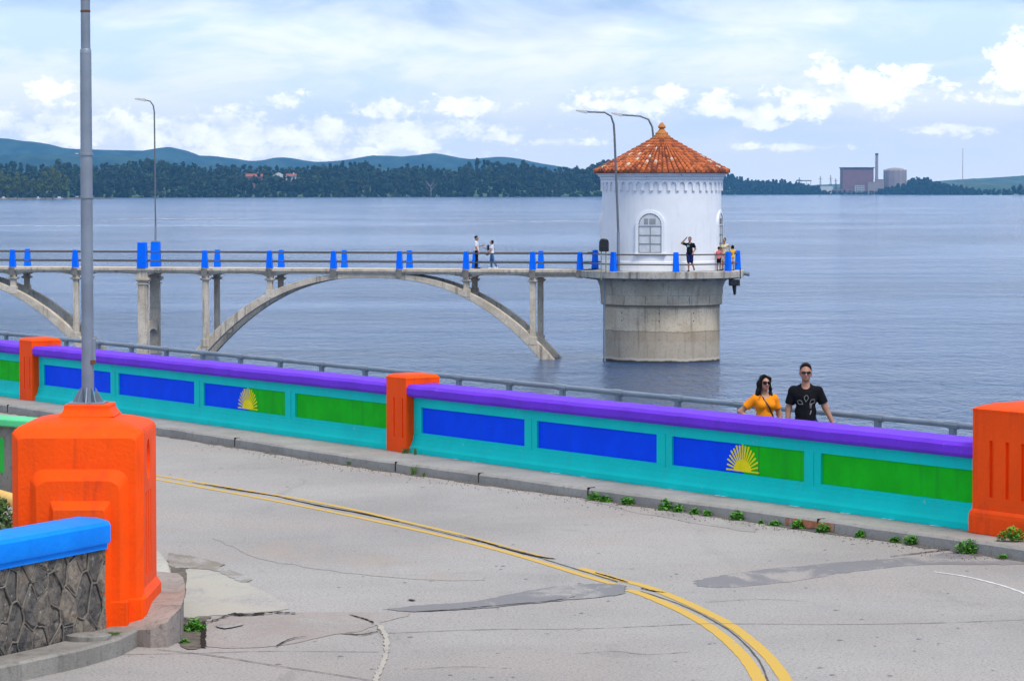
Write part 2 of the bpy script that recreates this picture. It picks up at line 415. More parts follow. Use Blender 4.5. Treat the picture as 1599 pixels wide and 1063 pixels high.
def hill_mat(name, c0, c1):
    m = bpy.data.materials.new(name); m.use_nodes = True
    t = NT(m.node_tree); b = t.n['Principled BSDF']
    tc = t.node('ShaderNodeTexCoord').outputs['Object']
    c = t.mix(t.ss(t.noise(t.map(tc, (1, .5, 2)), .012, 6, .65), .4, .62), c0, c1)
    t.put(b.inputs['Base Color'], c); b.inputs['Roughness'].default_value = .95; b.inputs['Specular IOR Level'].default_value = .1
    return m
M_hill = hill_mat('hill_forest', (.012, .045, .035), (.04, .085, .055))
M_hill2 = hill_mat('hill_fields', (.05, .09, .045), (.10, .14, .07))

def water_mat():
    m = bpy.data.materials.new('lake_water'); m.use_nodes = True
    t = NT(m.node_tree); b = t.n['Principled BSDF']
    pos = t.node('ShaderNodeNewGeometry').outputs['Position']
    x, y, z = t.sep(pos)
    p = t.map(pos, (.75, 1.0, 1), (0, 0, R(-12)))
    w1 = t.noise(t.map(pos, (1.15, .40, 1), (0, 0, R(-10))), 1.0, 3, .6, .5)
    w2 = t.noise(t.map(pos, (3.0, 1.05, 1), (0, 0, R(8))), 1.0, 5, .65, .3)
    w3 = t.noise(t.map(pos, (.05, .08, 1)), 1.0, 3, .5)
    gust = t.ss(t.noise(t.map(pos, (.008, .010, 1)), 1.0, 4, .6, .6), .36, .66, .40, 1.4)
    h = t.m('ADD', t.m('MULTIPLY', w1, .50), t.m('ADD', t.m('MULTIPLY', w2, .30), t.m('MULTIPLY', w3, 1.2)))
    bn = t.node('ShaderNodeBump'); bn.inputs['Distance'].default_value = 2.9
    t.put(bn.inputs['Strength'], t.m('MULTIPLY', gust, .8)); t.put(bn.inputs['Height'], h)
    t.l.new(bn.outputs[0], b.inputs['Normal'])
    c = t.mix(t.ss(y, 60, 1500), (.022, .075, .20), (.022, .075, .22))
    t.put(b.inputs['Base Color'], c)
    b.inputs['Roughness'].default_value = .10; b.inputs['IOR'].default_value = 1.33
    return m
M_water = water_mat()
M_foam = mat('foam', (.55, .60, .68), .6, .15, .02)

# ------------------------------------------------------------------ lake, far land, hills
def sheet(name, x0, x1, y0, y1, z, m):
    b = MB(); b.add([(x0,y0,z),(x1,y0,z),(x1,y1,z),(x0,y1,z)], [(0,1,2,3)])
    return b.build(name, m, kind='structure', origin=(0, 0, z))
water = sheet('water', -7000, 7000, -300, 14000, 0, M_water)

def foam_line(x0, x1, y, th=1.0):
    b = MB(); n = 40; L = []; Rr = []
    for i in range(n+1):
        px = x0+(x1-x0)*i/n; w_ = th*(.3+.7*abs(math.sin(i*1.7)+math.sin(i*.63))/2)*min(1, 4*min(i, n-i)/n+.1)
        yy = y+.6*math.sin(i*.35)
        L.append(tuple(G(px, yy, .05))); Rr.append(tuple(G(px, yy+w_, .05)))
    b.strip(L, Rr); return b.build('foam_streak', M_foam, water, local=False)
foam_line(-40, 190, 352.5, .8); foam_line(150, 400, 341.5, .8); foam_line(690, 940, 345, .7); foam_line(1128, 1250, 345.5, .7); foam_line(240, 390, 353, .5); foam_line(60, 240, 343.5, .5)

def ridge(name, prof, Y, m, depth=900, rough=5, foot=0, seed=1, extra=()):
    """a range of hills: the profile is its crest line at distance Y, falling off in front and behind"""
    rnd = np.random.RandomState(seed); px = np.array([p[0] for p in prof], float); py = np.array([p[1] for p in prof], float)
    xs = np.linspace(px[0], px[-1], 420); ys = np.interp(xs, px, py)
    k = np.ones(7)/7; ys = np.convolve(np.pad(ys, 3, 'edge'), k, 'valid')
    j = rnd.randn(420); j = np.convolve(j, np.ones(3)/3, 'same')
    crest = CAMZ+(HOR-ys)*Y/F
    rows = [(-1.0, 0), (-.8, .16), (-.6, .36), (-.4, .58), (-.2, .82), (-.08, .95), (0, 1), (.3, .8), (.8, .3)]
    b = MB(); V_ = []; n = len(xs)
    ph = rnd.rand(6)*6
    for ri, (dy, k_) in enumerate(rows):
        for i in range(n):
            X = (xs[i]-CX)/F*Y
            spur = 1+.16*math.sin(X*.006+ph[0]+dy*2)+.1*math.sin(X*.017+ph[1]-dy*3)+.05*math.sin(X*.04+ph[2]+dy*4)
            kk = k_ if ri in (0, 6) else k_*spur
            V_.append((X*(1+dy*depth/Y*0), Y+dy*depth, max(foot, foot+(crest[i]-foot)*min(kk, .985 if ri != 6 else 1)+(j[i]*rough*.35 if k_ > 0 else 0))))
    fs = [(r*n+i, r*n+i+1, (r+1)*n+i+1, (r+1)*n+i) for r in range(len(rows)-1) for i in range(n-1)]
    b.add(V_, fs); return b.build(name, m, smooth=180, kind='structure')
ridge('hills', [(-700,225),(-300,205),(-80,214),(0,215),(40,221),(75,224),(105,233),(150,234),(190,235),(236,236),(250,230),(265,228),(280,232),(302,243),(350,245),(368,248),(400,253),
 (430,247),(447,243),(463,250),(500,254),(545,250),(575,243),(602,243),(640,246),(660,240),(682,239),(702,244),(730,250),(770,245),(800,246),(832,253),(870,260),(930,268),(1000,284),(1080,292),(1150,296),(1700,298)],
 12200, M_hill, 1100, 3, 0, 3)
ridge('hills', [(-700,238),(-200,240),(0,243),(60,240),(120,246),(200,244),(300,256),(420,262),(560,258),(700,262),(830,266),(930,280),(1000,292),(1100,297),(1400,298)], 9300, M_hill, 900, 3, 0, 5)
ridge('hills', [(900,299),(1200,292),(1300,288),(1440,285),(1500,280),(1560,277),(1600,274),(1700,272),(2100,268),(2400,270)], 12000, M_hill2, 800, 2, 0, 9)
ridge('hills', [(900,299),(1150,296),(1420,294),(1480,291),(1520,286),(1560,288),(1600,290),(1700,287),(2100,285),(2400,290)], 9000, M_hill2, 600, 2, 0, 11)

def land(name, pts, Yf, depth, rise, m, seed=0):
    """far shore: waterline through the given (px, py) points at z~0, ground rising behind"""
    b = MB(); rnd = random.Random(seed); n = 80; rows = 6; V_ = []
    px = [p[0] for p in pts]; 
    for r in range(rows+1):
        for i in range(n+1):
            x_ = px[0]+(px[-1]-px[0])*i/n
            yy = np.interp(x_, px, [p[1] for p in pts])
            g = G(x_, yy, 0.0); k = r/rows
            Y = g.y+depth*k
            z_ = -.6 if r == 0 else 1.2+rise*np.interp(x_, px, [p[2] for p in pts])*min(1, k*1.6)+rnd.uniform(-.4, .4)
            V_.append((g.x*Y/g.y, Y, z_))
    w_ = n+1
    b.add(V_, [(r*w_+i, r*w_+i+1, (r+1)*w_+i+1, (r+1)*w_+i) for r in range(rows) for i in range(n)])
    o = b.build(name, m, smooth=180, kind='structure')
    return o
L_SH = [(-500,309.2,1),(0,309.0,1),(150,308.8,1),(400,308.2,.9),(600,307.8,1.0),(800,307.6,1.0),(950,307.2,1.0),(1000,307,.3)]
R_SH = [(1000,304.6,1.0),(1140,304.3,1.0),(1200,304.2,.8),(1300,304.2,.4),(1400,304.2,.6),(1520,304.6,.3),(1600,304.6,.2),(2100,304.6,.3)]
land('far_shore', L_SH, 0, 700, 24, M_shore, 1)
land('far_shore', R_SH, 0, 1200, 8, M_shore, 2)

# ------------------------------------------------------------------ trees
def crown_quads(rnd, n, rx, rz, h0, h1, leaf, lobes=7):
    """leaf-clump quads spread in and around a few lobes of an uneven crown; returns (n,4,3) and tint"""
    lob = []
    for k in range(lobes):
        t_ = rnd.rand(); hh = h0+(h1-h0)*(t_*.8+.12)
        rr = rx*(1-.55*abs(t_-.4))*.55
        a = rnd.rand()*6.28; rad = rx*.5*rnd.rand()*(1-t_*.5)
        lob.append((rad*math.cos(a), rad*math.sin(a), hh, rr*(.7+.5*rnd.rand()), rr*(.55+.5*rnd.rand()), .15+.7*rnd.rand()))
    lob.append((0, 0, h1-rx*.25, rx*.3, rx*.3, .6))
    idx = rnd.randint(0, len(lob), n); Lb = np.array(lob)[idx]
    d = rnd.randn(n, 3); d /= np.linalg.norm(d, axis=1)[:, None]
    r_ = .65+.45*rnd.rand(n)
    c = np.stack([Lb[:, 0]+d[:, 0]*Lb[:, 3]*r_, Lb[:, 1]+d[:, 1]*Lb[:, 3]*r_, Lb[:, 2]+d[:, 2]*Lb[:, 4]*r_], 1)
    nrm = d+rnd.randn(n, 3)*.5; nrm /= np.linalg.norm(nrm, axis=1)[:, None]
    up = rnd.randn(n, 3); a = np.cross(nrm, up); a /= np.linalg.norm(a, axis=1)[:, None]; b_ = np.cross(nrm, a)
    s_ = (leaf*(.5+rnd.rand(n)))[:, None]
    q = np.stack([c-a*s_, c-b_*s_*.7, c+a*s_, c+b_*s_*.7], 1)
    tint = np.clip(Lb[:, 5]+rnd.randn(n)*.22, 0, 1)
    return q, tint
def quads_obj(name, Q, tint, m, parent=None, loc=(0, 0, 0), **k):
    n = len(Q); me = bpy.data.meshes.new(name)
    me.vertices.add(n*4); me.vertices.foreach_set('co', Q.reshape(-1).astype(np.float32))
    me.loops.add(n*4); me.loops.foreach_set('vertex_index', np.arange(n*4, dtype=np.int32))
    me.polygons.add(n); me.polygons.foreach_set('loop_start', np.arange(0, n*4, 4, dtype=np.int32))
    me.polygons.foreach_set('loop_total', np.full(n, 4, dtype=np.int32))
    me.materials.append(m); me.update(); me.validate()
    at = me.attributes.new('tint', 'FLOAT', 'FACE'); at.data.foreach_set('value', tint.astype(np.float32))
    o = bpy.data.objects.new(name, me); col.objects.link(o); o.parent = parent; o.location = loc
    return tag(o, **k)

def wood(name, sky, sh, m, depth, hmin, hmax, nper, leaf, label, seed, spacing=8.0, rows=6, rise=24):
    """a far wood: crown after crown in rows; sky gives (px, py) of its upper outline"""
    rnd = np.random.RandomState(seed); Qs = []; Ts = []
    sx = [p[0] for p in sky]; sy = [p[1] for p in sky]
    hx = [p[0] for p in sh]; hy = [p[1] for p in sh]
    for r in range(rows):
        k = r/(rows-1)
        px = sx[0]
        while px < sx[-1]:
            g = G(px, np.interp(px, hx, hy), 0.0); Y = g.y+5+depth*k+rnd.uniform(-12, 12); S = F/Y
            X = (px-CX)/F*Y
            top_tgt = CAMZ+(HOR-(np.interp(px, sx, sy)+rnd.uniform(-2.5, 4.5)))*Y/F
            frac = .50+.50*k**.7
            topz = max(hmin*.6, top_tgt*frac*(1+rnd.uniform(-.10, .05)))
            h = min(topz, rnd.uniform(hmin, hmax)*1.1)
            kind = rnd.rand()
            rx = h*(.34+.20*rnd.rand()) if kind < .82 else h*.17
            q, t_ = crown_quads(rnd, nper, rx, rx, 0.0*h, h, leaf, 7)
            q = q+np.array([X, Y, topz-h])
            t_ = np.clip(t_*.7+rnd.uniform(-.15, .45), 0, 1)
            Qs.append(q); Ts.append(t_)
            if r <= 1:
                hb = rnd.uniform(4, 9); q, t_ = crown_quads(rnd, nper//2, 7, 7, -2, hb, leaf, 5)
                Qs.append(q+np.array([X+rnd.uniform(-5, 5), Y-4, 0])); Ts.append(np.clip(t_*.9+.1, 0, 1))
            px += spacing*rnd.uniform(.6, 1.3)*S
    Q = np.concatenate(Qs); Tn = np.concatenate(Ts)
    return quads_obj(name, Q, Tn, m, label=label, cat='woodland', kind='stuff')
wood('far_forest', [(-300,250),(-60,252),(0,254),(30,251),(60,256),(100,252),(150,258),(200,251),(222,248),(260,252),(300,256),(330,262),(360,254),(388,262),(415,259),(450,262),(480,258),(505,254),(540,256),
    (575,252),(600,262),(640,258),(672,262),(700,264),(740,252),(760,250),(790,256),(820,254),(850,261),(890,264),(925,256),(948,246),(975,250),(1010,262)],
    L_SH, M_fol, 420, 15, 26, 240, 1.7, 'dark blue-green wood along the far shore left of the white tower', 4, 8.5, 7)
wood('far_forest', [(1100,262),(1142,272),(1160,277),(1190,282),(1210,281),(1240,284),(1265,289),(1290,296)], R_SH, M_fol_r, 500, 10, 20, 200, 2.2, 'blue-green wood on the far shore right beside the tower roof', 5, 7, 6)
wood('far_forest', [(1372,292),(1395,287),(1415,284),(1428,277),(1442,276),(1455,281),(1468,286),(1485,289),(1510,293),(1530,297)], R_SH, M_fol_r, 260, 10, 20, 200, 2.2, 'round wooded knoll on the far shore right of the domed building', 6, 6.5, 7)
wood('far_forest', [(1530,297),(1560,293),(1580,295),(1610,296),(1900,294)], R_SH, M_fol_r, 600, 7, 11, 120, 2.4, 'low pale green wood on the far shore at the right edge', 7, 13, 4)
wood('far_forest', [(1268,297),(1300,296),(1335,297),(1372,294)], R_SH, M_fol_r, 200, 5, 9, 60, 1.5, 'low green scrub on the far shore before the brick hall', 8, 12, 3)

def tree_proto(seed, h, rx, nq, leaf, m, slim=False):
    rnd = np.random.RandomState(seed)
    q, t_ = crown_quads(rnd, nq, rx, rx, .14*h, h, leaf, 9)
    b = MB(); b.tube([(0, 0, -.5), (.1, 0, h*.3), (-.1, .1, h*.75)], [h*.022, h*.016, h*.004], 6)
    for a in range(5):
        an = a*1.3+seed; b.tube([(0, 0, h*(.25+.08*a)), (math.cos(an)*rx*.6, math.sin(an)*rx*.6, h*(.45+.08*a))], [h*.009, h*.003], 5)
    return q, t_, b
def tree(px, py_base, h, rx, seed, m, label, group=None, leaf=.8, nq=420, name='tree', z=.8, Y=None):
    g = G(px, py_base, z) if Y is None else Vector(((px-CX)/F*Y, Y, z))
    o = thing(name, g, label, 'tree', group)
    q, t_, b = tree_proto(seed, h, rx, nq, leaf, m)
    quads_obj('crown', q, t_, m, o); b.build('trunk', M_bark, o, local=True)
    return o
spit = MB()
spit.rings([[(G(x_, y_, 0).x, G(x_, y_, 0).y, z_) for x_, y_ in ((-260,312),(0,311.6),(90,311.2),(178,310.6),(150,310.0),(60,309.9),(-260,309.9))] for z_ in (-.5, .55)])
spit.build('spit', M_mud, kind='structure')
lp = [(2,25,'broad pale green tree at the far left end of the spit'),(14,22,'pale green tree second from the left end of the spit'),(27,24,'tall pale green tree third along the spit from the left'),(40,21,'short pale green tree fourth along the spit from the left'),
      (52,18,'small pale green tree beside the gap in the spit trees'),(62,19,'pale green tree just right of the gap on the spit'),(71,24,'pale green tree left of the tallest one on the spit'),(82,29,'tallest pale green tree on the spit'),(92,25,'pale green tree second from the right end of the spit'),(103,21,'last pale green tree at the right end of the spit')]
for i, (px, h, lb) in enumerate(lp):
    tree(px, 309.9, h*1.15, h*.36, 20+i, M_fol_pale, lb, 'pale trees on the left spit', .9, 480, 'shore_tree')
# bare pale tree standing before the wood
o = thing('bare_tree', G(673, 307.4, .8), 'leafless pale tree standing before the dark far wood', 'tree')
b = MB(); rr = random.Random(3)
b.tube([(0,0,0),(.2,0,8),(-.3,0,15)], [.55,.4,.2], 6); b.build('trunk', mat('pale_bark', (.26,.22,.20), .9), o, local=True)
b = MB()
for k in range(16):
    a = rr.uniform(-1.2, 1.2); h0 = rr.uniform(6, 15); L = rr.uniform(5, 10)
    p1 = (math.sin(a)*L*.5, rr.uniform(-2, 2), h0+L*.4); p2 = (math.sin(a)*L, rr.uniform(-3, 3), h0+L*.95)
    b.tube([(0,0,h0), p1, p2], [.26,.16,.07], 5)
b.build('limbs', bpy.data.materials['pale_bark'], o, local=True)
for k, (px, h, lb) in enumerate([(1583,17,'dark round tree left of the pair at the right edge of the far shore'),(1593,20,'taller dark tree of the pair at the right edge of the far shore')]):
    tree(px, 305.2, h, h*.42, 50+k, M_fol_r, lb, None, 1.1, 420, 'shore_tree', .5)

# ------------------------------------------------------------------ far buildings
def at_far(px, py, Y): return D(px, py, Y)
def pxm(Y): return Y/F
def house(px0, px1, pyr, pyw, pyb, Y, wallm, label, gable=False, nwin=4):
    s_ = pxm(Y); p = at_far((px0+px1)/2, pyb, Y); W = (px1-px0)*s_; H = (pyb-pyw)*s_; RH = (pyw-pyr)*s_
    o = thing('house', p, label, 'house')
    b = MB(); b.box(-W/2, W/2, 0, 12, -8, H); b.build('wall', wallm, o, local=True)
    b = MB()
    if gable: b.ext([(-W*.56, H), (0, H+RH), (W*.56, H)], -.8, 12.5, lambda a, c, h: (a, h, c)); 
    else: b.ext([(-1, H), (6, H+RH), (13, H)], -W/2-.8, W/2+.8, lambda a, c, h: (h, a, c))
    r_ = b.build('roof', M_froof if not gable else M_fwhite, o, local=True)
    if not gable:
        b = MB(); b.box(W*.2, W*.2+1.4, 4, 5.4, H+RH*.4, H+RH+1.6); b.build('chimney', M_fwhite, r_, local=True)
    for i in range(nwin):
        cx = -W/2+W*(i+.5)/nwin; b = MB(); b.box(cx-W*.07, cx+W*.07, -.12, .2, H*.35, H*.75); b.build('window', M_fdark, o, local=True)
    return o
house(384, 409, 271.5, 276, 287, 4330, M_brick, 'red brick house with white windows among the far shore trees', False, 5)
house(423, 446, 269.5, 276.5, 284, 4330, M_fwhite, 'white gabled house among trees right of the brick house', True, 2)
house(447, 462, 271.5, 275, 281, 4345, M_fwhite, 'long low house with red roof behind the white gabled one', False, 3)

YP = 7000.0; s_ = pxm(YP)
def base_pt(px, py): return at_far(px, py, YP)
# brick turbine hall
p = base_pt(1340, 299); o = thing('turbine_hall', p, 'large brick-red windowless hall of the far power station', 'industrial hall')
W = 48*s_; Hh = 36*s_
b = MB(); b.box(-W/2, W/2, 0, 60, -4, Hh); b.build('wall', M_brick, o, local=True)
b = MB(); b.box(-W/2-2, W/2+2, -2, 62, Hh, Hh+2.2); b.build('roof', M_fdark, o, local=True)
p = base_pt(1368.8, 299); o = thing('chimney_stack', p, 'tall slim stack between the brick hall and domed building', 'chimney')
b = MB(); b.lathe([(3.9, -4), (3.5, 30), (3.3, 59*s_)], 20); b.build('shaft', M_plant, o, local=True, smooth=40)
b = MB(); b.lathe([(3.6, 56.5*s_), (3.7, 59.2*s_)], 20); b.build('cap', M_fdark, o, local=True)
p = base_pt(1397.5, 299); o = thing('reactor_building', p, 'grey cylindrical building with shallow dome on far shore', 'reactor building')
Rr = 17.5*s_; H1 = 32*s_
b = MB(); b.lathe([(Rr, -4), (Rr, H1), (Rr*.99, H1+.3)], 40); b.build('wall', M_plant, o, local=True, smooth=30)
b = MB(); b.lathe([(Rr*.93*math.cos(a), H1+4.8*s_*math.sin(a)) for a in [R(q) for q in (0,15,30,45,60,75,89)]], 40); b.build('dome', M_plant, o, local=True, smooth=50)
b = MB()
for k in range(14):
    a = k*2*math.pi/14; b.box(Rr*math.cos(a)-.8, Rr*math.cos(a)+.8, Rr*math.sin(a)-.8, Rr*math.sin(a)+.8, 0, H1+2.5)
b.build('buttresses', M_plant, o, local=True)
p = base_pt(1338, 300); o = thing('office_block', p+Vector((0,-60,0)), 'small white framed block before the brick hall', 'building')
b = MB(); b.box(-10, 10, 0, 14, -2, 15); b.build('wall', M_fwhite, o, local=True)
for r_ in range(3):
    for c_ in range(4):
        b = MB(); b.box(-9+c_*4.8, -5.8+c_*4.8, -.3, .2, 1+r_*4.8, 4+r_*4.8); b.build('window', M_fdark, o, local=True)
for px0, px1, py0, lb, m_ in [(1352,1364,285,'low beige annex between brick hall and stack base',M_plant),(1279,1298,290.5,'long low white shed left of the brick hall',M_fwhite),(1364,1377,281,'pale grey annex at the foot of the stack',M_plant),(1240,1250,293,'tiny pale hut at the left end of the power station',M_fwhite),(1296,1330,297,'low long reddish quay building at the waterline',M_brick)]:
    o = thing('shed', base_pt((px0+px1)/2, 301)+Vector((0,-40,0)), lb, 'shed'); W = (px1-px0)*s_; H = (301-py0)*s_
    b = MB(); b.box(-W/2, W/2, 0, 16, -2, H); b.build('wall', m_, o, local=True)
    b = MB(); b.box(-W/2-.6, W/2+.6, -.6, 16.6, H, H+1); b.build('roof', M_plant, o, local=True)
for px, top, lb in [(1248,277,'thin lattice pylon at the left end of the power station'),(1281,275,'thin lattice pylon above the switchyard'),(1297,274,'taller thin pylon right of the switchyard'),(1305,279,'shorter thin pylon left of the brick hall')]:
    o = thing('pylon', base_pt(px, 300), lb, 'pylon', 'pylons left of the brick hall'); H = (300-top)*s_
    b = MB()
    for i, j in ((-1,-1),(1,-1),(1,1),(-1,1)): b.tube([(i*2.4, j*2.4, 0), (i*.3, j*.3, H)], .35, 4)
    for k in range(6): zz = H*k/7; w_ = 2.4-2.1*k/7; b.tube([(-w_,-w_,zz),(w_,-w_,zz+H/7)], .22, 4)
    b.build('lattice', M_fdark, o, local=True)
    b = MB(); b.tube([(-5,0,H*.82),(5,0,H*.82)], .3, 4); b.build('crossarm', M_fdark, o, local=True)
o = thing('gantry', base_pt(1255, 300), 'dark switchyard gantry with flat top on far shore', 'gantry')
b = MB()
for x_ in (-16, -6, 6, 16): b.tube([(x_,0,0),(x_,0,18*s_)], .4, 4)
b.build('legs', M_fdark, o, local=True); b = MB(); b.box(-18, 18, -.6, .6, 17*s_, 18.4*s_); b.build('beam', M_fdark, o, local=True)
b = MB(); p = base_pt(1503, 300); b.tube([p, p+Vector((0,0,68*s_))], [.85, .55], 6)
b.build('radio_mast', M_plant, label='very thin tall mast standing alone on the far right shore', cat='mast')
for k, (px, lb) in enumerate([(6,'white boat at the left edge under the spit trees'),(60,'white boat in the gap of the spit trees'),(93,'larger white boat under the right end of the spit trees')]):
    o = thing('small_boat', G(px, 310.9, .35), lb, 'boat'); L = (5, 4, 7.5)[k]
    b = MB(); b.rings([[(-L/2,-.9,.0),(L*.3,-.9,0),(L*.42,0,.0),(L*.3,.9,0),(-L/2,.9,0)],[(-L/2,-1.2,1.1),(L*.35,-1.2,1.2),(L*.55,0,1.5),(L*.35,1.2,1.2),(-L/2,1.2,1.1)]]); b.build('hull', M_fwhite, o, local=True)
    b = MB(); b.taper(-.3, 0, L*.45, 1.9, L*.36, 1.6, 1.1, 2.5); b.build('cabin', M_fwhite, o, local=True)

# ------------------------------------------------------------------ arch bridge
A_ = Vector(((22-CX)/F*166.1, 166.1, 0)); B_ = Vector(((831-CX)/F*160.5, 160.5, 0))
e = (B_-A_).normalized(); nn = Vector((-e.y, e.x, 0))
BW = 2.4; DZ = 4.68
def bw(s, n, z): return (B_.x+e.x*s+nn.x*n, B_.y+e.y*s+nn.y*n, z)
def s_of(px):       # where a ray through column px meets the near face
    t = (px-CX)/F   # X = t*Y
    return (B_.x-t*B_.y)/(t*e.y-e.x)
brg = thing('arch_bridge', bw(0, 0, 0), 'grey concrete footbridge on open arches leading to the tower', 'bridge')
S_crown = s_of(577); S_pier = s_of(222); PER = 2*(S_crown-S_pier)
S_end = s_of(925)
posts0 = [s_of(p) for p in (319.5, 420.5, 520.5, 623.5, 727.5, 831.5)]
rel = [p-S_crown for p in posts0]
S_L = S_crown-2.5*PER
# deck
b = MB(); b.box(S_L, S_end, -.12, BW+.12, DZ-.13, DZ, xf=bw); b.box(S_L, S_end, -.04, BW+.04, DZ-.24, DZ-.13, xf=bw)
b.build('deck', M_conc_bridge, brg)
crowns = [S_crown-k*PER for k in range(3)]
def soff(u): return 4.2*(1-(min(abs(u)/9.15, 1.4))**2.45)
def extr(u): return 4.48*(1-(min(abs(u)/9.9, 1.4))**2.45)
for ci, c in enumerate(crowns):
    for n0 in (0.02, BW-.40):
        b = MB(); N = 48
        top = []; bot = []
        for i in range(N+1):
            q = -1+2*i/N; top.append((c+q*10.5, max(-1.2, extr(q*10.5)))); bot.append((c+q*9.75, max(-1.2, soff(q*9.75))))
        n_ = N+1; vs = []
        for (s1, z1), (s2, z2) in zip(top, bot): vs += [bw(s1, n0, z1), bw(s1, n0+.38, z1), bw(s2, n0+.38, z2), bw(s2, n0, z2)]
        fs = []
        for i in range(N):
            for k in range(4): fs.append((i*4+k, i*4+(k+1) % 4, (i+1)*4+(k+1) % 4, (i+1)*4+k))
        fs += [(0,1,2,3), (N*4+3, N*4+2, N*4+1, N*4)]
        b.add(vs, fs); b.build('arch_rib', M_conc_bridge, brg, bevel=.03)
    # cross ties between the ribs
    for u in (-8.2, 8.2, -5.3, 5.3):
        b = MB(); zc = (soff(u)+extr(u))/2; b.box(c+u-.14, c+u+.14, .41, BW-.41, zc-.12, zc+.12, xf=bw); b.build('cross_tie', M_conc_bridge, brg)
    b = MB(); b.box(c-1.9, c+1.9, .41, BW-.41, 4.22, DZ-.25, xf=bw); b.build('crown_slab', M_conc_bridge, brg)
allposts = []
for c in crowns:
    allposts += [(c+r_, 'a', r_) for r_ in rel]
    allposts.append((c-PER/2, 'p', 0))
allposts.sort()
def column(s0, n0, zb, w_=.29, d_=.24):
    b = MB(); b.box(s0-w_/2, s0+w_/2, n0, n0+d_, zb, 4.02, xf=bw)
    b.box(s0-w_/2-.07, s0+w_/2+.07, n0-.05, n0+d_+.05, 4.02, 4.06, xf=bw)
    b.box(s0-w_/2-.12, s0+w_/2+.12, n0-.08, n0+d_+.08, 4.06, 4.15, xf=bw)
    b.box(s0-w_/2-.02, s0+w_/2+.02, n0-.02, n0+d_+.02, 4.15, DZ-.25, xf=bw)
    b.box(s0-w_/2-.06, s0+w_/2+.06, n0-.03, n0+d_+.03, zb, zb+.42, xf=bw) if zb > .3 else None
    b.build('column', M_conc_bridge, brg, bevel=.015)
for (s0, k, r_) in allposts:
    if k == 'a' and abs(r_) > 2.5:
        zb = extr(abs(r_)+.15)-.25
        for n0 in (.03, BW-.27): column(s0, n0, zb)
    if k == 'p':
        for n0, m_ in ((-.02, 0), (BW-.36, 1)):
            b = MB(); b.box(s0-.25, s0+.25, n0, n0+.36, -2, 3.95, xf=bw)
            b.box(s0-.33, s0+.33, n0-.05, n0+.41, 3.78, 3.84, xf=bw)
            b.box(s0-.40, s0+.40, n0-.10, n0+.46, 4.02, 4.16, xf=bw)
            b.box(s0-.33, s0+.33, n0-.05, n0+.41, 3.95, 4.02, xf=bw)
            b.box(s0-.30, s0+.30, n0-.02, n0+.38, 4.16, DZ-.25, xf=bw)
            b.box(s0-.31, s0+.31, n0-.03, n0+.39, -2, .35, xf=bw)
            for q in (-.22, 0, .16): b.box(s0+q, s0+q+.1, n0-.012, n0, 3.60, 3.72, xf=bw)
            b.build('pier', M_conc_bridge, brg, bevel=.02)
        b = MB(); poly = [(.47, 1.62)]   # web between the pier legs, arched below
        cn = BW/2; hw = cn-.37
        poly = [(.37, 1.80), (BW-.37, 1.80)]+[(cn+hw*math.cos(a), .95+.42*math.sin(a)) for a in [R(q) for q in range(0, 181, 20)]]
        b.ext(poly, s0-.2, s0+.2, lambda n_, z_, h_: bw(h_, n_, z_)); b.build('web', M_conc_bridge, brg)
# haunched edge beams bay by bay
for i in range(len(allposts)-1):
    s0, k0, r0 = allposts[i]; s1, k1, r1 = allposts[i+1]
    if k0 == 'a' and k1 == 'a' and abs(r0) < 2.5 and abs(r1) < 2.5: continue
    L = s1-s0
    for n0 in (.06, BW-.34):
        poly = [(s0, DZ-.241), (s0, 4.12)]
        h0 = 4.12 if abs(r0) > 2.5 or k0 == 'p' else 4.40; h1 = 4.12 if abs(r1) > 2.5 or k1 == 'p' else 4.40
        poly = [(s0, DZ-.241)]
        for q in range(0, 21):
            t_ = q/20; a = max(0, 1-t_/.36); c2 = max(0, 1-(1-t_)/.36)
            zz = 4.40-(4.40-h0)*(1-math.sqrt(max(0, 1-a*a)))-(4.40-h1)*(1-math.sqrt(max(0, 1-c2*c2)))
            poly.append((s0+L*t_, zz))
        poly.append((s1, DZ-.241))
        b = MB(); b.ext(poly, n0, n0+.28, lambda a, c_, h_: bw(a, h_, c_)); b.build('edge_beam', M_conc_bridge, brg)
b = MB(); 
for n0 in (.06, BW-.34): b.box(allposts[-1][0], S_end, n0, n0+.28, 4.30, DZ-.241, xf=bw)
b.build('edge_beam', M_conc_bridge, brg)
# railing posts and rails
def rpost(s0, n0, big=False, parent=brg):
    b = MB()
    if big: b.taper(s0, n0, .50, .46, .44, .40, DZ+.001, DZ+1.36, xf=bw)
    else: b.taper(s0, n0, .34, .30, .23, .21, DZ+.001, DZ+.95, xf=bw)
    b.build('railing_post', M_post_blue, parent, bevel=.02)
    if not big and n0 < 1:
        b = MB(); b.tube([bw(s0-.06, -.16, DZ-.03), bw(s0-.06, .04, DZ-.03)], .07, 8); b.box(s0-.17, s0+.17, -.14, -.122, DZ-.42, DZ-.02, xf=bw)
        b.build('post_bracket', M_dark_conc, parent)
rn = (.05, BW-.05)
for (s0, k, r_) in allposts:
    for n0 in rn: rpost(s0, n0, k == 'p')
s_last = s_of(905.5)
rpost(s_last, rn[0])
for n0 in rn:
    for h_ in (.84, .36):
        b = MB(); b.tube([bw(S_L, n0, DZ+h_), bw(s_last, n0, DZ+h_)], .032, 8); b.build('rail', M_steel, brg, smooth=40)

